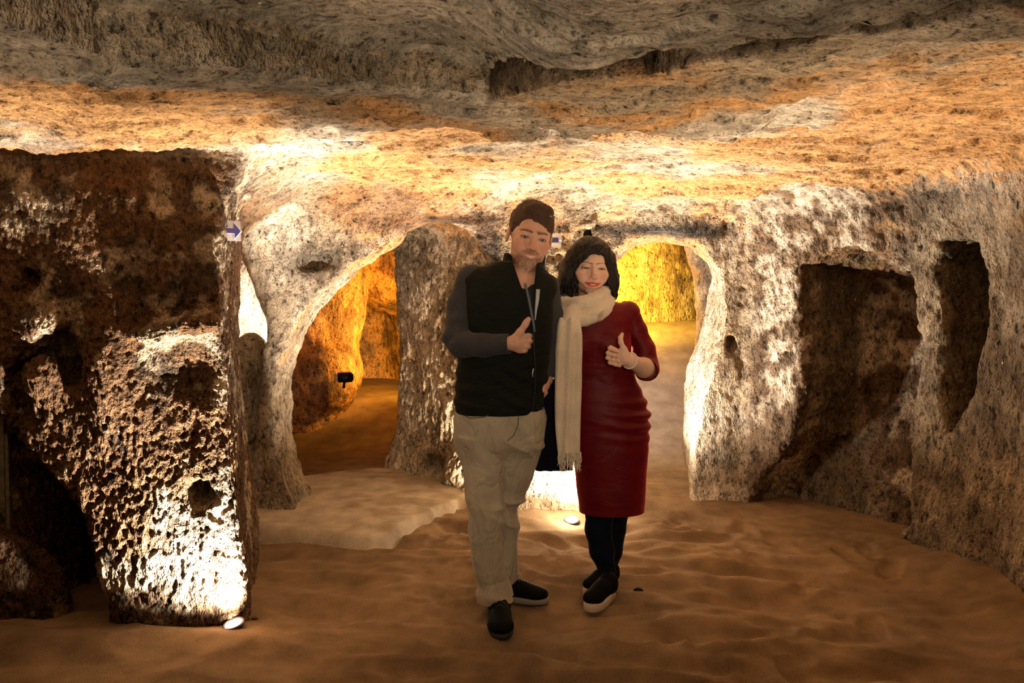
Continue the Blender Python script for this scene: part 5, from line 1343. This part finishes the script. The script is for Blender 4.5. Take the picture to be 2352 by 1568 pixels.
# ================================================================== SMALL THINGS
M_BLACKM = plain('black_metal', (0.02, 0.02, 0.022), 0.5, 0.3)
M_GREYM = plain('grey_metal', (0.32, 0.30, 0.33), 0.35, 0.9)
M_GLOW = plain('lit_lens', (1, 1, 1), 0.3, emit=(1.0, 0.93, 0.85), est=60)
def lathe(prof, n=32):
    P = []; Q = []
    for r, z in prof:
        for j in range(n): P.append((r * math.cos(2 * math.pi * j / n), r * math.sin(2 * math.pi * j / n), z))
    for i in range(len(prof) - 1):
        for j in range(n): Q.append((i * n + j, i * n + (j + 1) % n, (i + 1) * n + (j + 1) % n, (i + 1) * n + j))
    return np.array(P), np.array(Q)
def empty(name, loc, rot=(0, 0, 0)):
    o = bpy.data.objects.new(name, None); o.empty_display_size = 0.1; scene.collection.objects.link(o); o.location = loc; o.rotation_euler = rot; return o
def floor_lamp(loc, rot, label, s=1.0):
    e = empty('floor_spotlight', loc, rot); tag(e, label, 'spotlight', 'floor spotlights at the feet of the rock piers')
    p, q = lathe([(0.0, -0.03), (0.034 * s, -0.03), (0.040 * s, 0.0), (0.040 * s, 0.022), (0.036 * s, 0.022)]); mesh_obj('housing', p, q, M_BLACKM, e)
    p, q = lathe([(0.036 * s, 0.020), (0.044 * s, 0.022), (0.045 * s, 0.029), (0.038 * s, 0.031), (0.034 * s, 0.026)]); mesh_obj('rim', p, q, M_GREYM, e)
    p, q = lathe([(0.0, 0.027), (0.018 * s, 0.0268), (0.034 * s, 0.0255)]); mesh_obj('lens', p, q, M_GLOW, e)
    return e
def gz_at(x, y): return float(floor_z(np.array([x]), np.array([y]))[0])
la = WZ(541, 1459, 0.0); floor_lamp((la[0], la[1], gz_at(la[0], la[1]) - 0.010), (math.radians(10), math.radians(-12), 0), 'grey-rimmed floor spotlight glaring at the foot of the rusty left pier')
lb = WZ(1313, 1200, 0.0); floor_lamp((lb[0], lb[1], gz_at(lb[0], lb[1]) - 0.008), (math.radians(14), 0, 0), 'small floor spotlight glaring on the sand behind the couple', 1.0)

# arrow signs
M_ACR, nt, b_ = mat_new('clear_plastic'); b_.inputs['Base Color'].default_value = (0.75, 0.72, 0.75, 1); b_.inputs['Roughness'].default_value = 0.2; b_.inputs['Alpha'].default_value = 0.45
M_BLUE = plain('blue_print', (0.025, 0.02, 0.16), 0.4); M_WHITE = plain('white_print', (0.8, 0.8, 0.82), 0.4)
def prism(pts, th):
    """pts in the x,z plane, front towards -y"""
    n = len(pts); P = [(x, -th / 2, z) for x, z in pts] + [(x, th / 2, z) for x, z in pts]
    Q = [tuple(range(n)), tuple(range(n, 2 * n))[::-1]] + [(i, i + n, (i + 1) % n + n, (i + 1) % n) for i in range(n)]
    return P, Q
def arrow(w, flip=1, g=0.0):
    a = [(-.40, .085), (.08, .085), (.08, .25), (.44, 0), (.08, -.25), (.08, -.085), (-.40, -.085)]
    a = [(x * (1 + g) * flip * w, z * (1 + g * 1.8) * w) for x, z in a]
    return a[::-1] if flip > 0 else a
def sign(loc, rotz, w, h, label, flip=1, shear=0.0):
    e = empty('arrow_sign', loc, (0, 0, rotz)); tag(e, label, 'sign')
    P, Q = prism([(-w / 2, -h / 2), (w / 2, -h / 2), (w / 2, h / 2), (-w / 2, h / 2)], 0.004); mesh_obj('plate', P, Q, M_ACR, e, smooth=False)
    P, Q = prism(arrow(w, flip, 0.16), 0.002); P = [(x, y - 0.0035, z) for x, y, z in P]; o = mesh_obj('arrow_outline', P, Q, M_WHITE, e, smooth=False); o['label'] = 'white outline of the arrow'
    P, Q = prism(arrow(w, flip), 0.002); P = [(x, y - 0.006, z) for x, y, z in P]; o = mesh_obj('arrow', P, Q, M_BLUE, e, smooth=False); o['label'] = 'dark blue arrow pointing right' if flip > 0 else 'blue arrow'
    for sx in (-1, 1):
        p, q = lathe([(0.0, 0.0), (0.006, 0.0), (0.006, 0.002), (0.0, 0.004)], 12); p = np.stack([p[:, 0] + sx * w * 0.46, -p[:, 2] - 0.004, p[:, 1]], 1); mesh_obj('screw', p, q, M_WHITE, e, smooth=False)
    return e
c = W(533, 530, 3.70); sign((c[0], c[1], c[2]), math.radians(73), 0.120, 0.085, 'clear plastic sign with a blue right-pointing arrow on the rusty pier\'s edge')
c = W(1257, 551, 5.0); sign((c[0], c[1], c[2]), 0, 0.16, 0.075, 'small arrow sign on the rock, half hidden behind the man\'s head', -1)

# black spotlight in the orange chamber
c = W(792, 866, 7.05); e = empty('spotlight', tuple(c), (0, 0, math.radians(20))); tag(e, 'small black box spotlight on the orange-lit rock in the far chamber', 'spotlight')
def rbox(cx, cy, cz, wx, wy, wz, bev=0.006):
    import bmesh
    bm = bmesh.new(); bmesh.ops.create_cube(bm, size=1.0)
    for v in bm.verts: v.co = Vector((cx + v.co.x * wx, cy + v.co.y * wy, cz + v.co.z * wz))
    bmesh.ops.bevel(bm, geom=list(bm.edges), offset=bev, segments=2, affect='EDGES')
    P = [tuple(v.co) for v in bm.verts]; bm.verts.index_update(); Q = [tuple(v.index for v in f.verts) for f in bm.faces]; bm.free(); return P, Q
P, Q = rbox(0, 0, 0, 0.13, 0.10, 0.075, 0.012); mesh_obj('housing', P, Q, M_BLACKM, e)
P, Q = rbox(-0.072, 0, 0.0, 0.016, 0.085, 0.062, 0.005); mesh_obj('lens', P, Q, plain('pale_glass', (0.75, 0.6, 0.45), 0.3), e)
P, Q = tube([(0.0, 0.02, -0.03), (0.0, 0.06, -0.09), (0.02, 0.16, -0.10)], 0.012, 8); mesh_obj('bracket', P, Q, M_BLACKM, e)

# weathered boards at the left edge
M_WOOD = cloth_mat('grey_wood', (0.22, 0.20, 0.16), 0.85, 0.0, 40, 0.004, 0.4)
for k, (x0, x1, yt, yb, lab) in enumerate(((9, 18, 1004, 1205, 'thin weathered grey board standing at the far left edge, nearer the rusty pier'), (-12, 7, 930, 1205, 'wider weathered grey board at the far left edge, the outermost of the pair'))):
    D = 3.72 + 0.03 * k
    a, b2, c3, d3 = W(x0, yb, D), W(x1, yb, D), W(x1, yt, D + 0.03), W(x0 + 1, yt - 10, D + 0.03)
    a[2] = b2[2] = gz_at(a[0], a[1]) - 0.01
    th = np.array([0, 0.02, 0])
    P = [a, b2, c3, d3, a + th, b2 + th, c3 + th, d3 + th]; Q = [(0, 1, 2, 3), (7, 6, 5, 4), (0, 4, 5, 1), (1, 5, 6, 2), (2, 6, 7, 3), (3, 7, 4, 0)]
    o = mesh_obj('board', P, Q, M_WOOD, smooth=False); tag(o, lab, 'board')

# loose stones
def stone(px, py, r, colr, label, seed):
    c = WZ(px, py, 0.0); c[2] = gz_at(c[0], c[1]) + r[2] * 0.4
    P, Q = uv_sphere((0, 0, 0), 1, 16, 10); P = P * (1 + 0.35 * fbm(P.astype(np.float32), 1.6, 2, seed))[:, None] * np.array(r) + c
    o = mesh_obj('stone', P, Q, M_ROCK, col=np.tile(np.array(colr), (len(P), 1))); tag(o, label, 'stone')
stone(1465, 1379, (0.024, 0.02, 0.008), (0.02, 0.015, 0.012), 'small flat black stone on the sand just right of the woman\'s shoes', 1.0)
stone(586, 1431, (0.013, 0.012, 0.010), (0.3, 0.2, 0.1), 'tiny brown pebble on the sand beside the left floor spotlight', 3.0)
print('done', time.time() - T0)
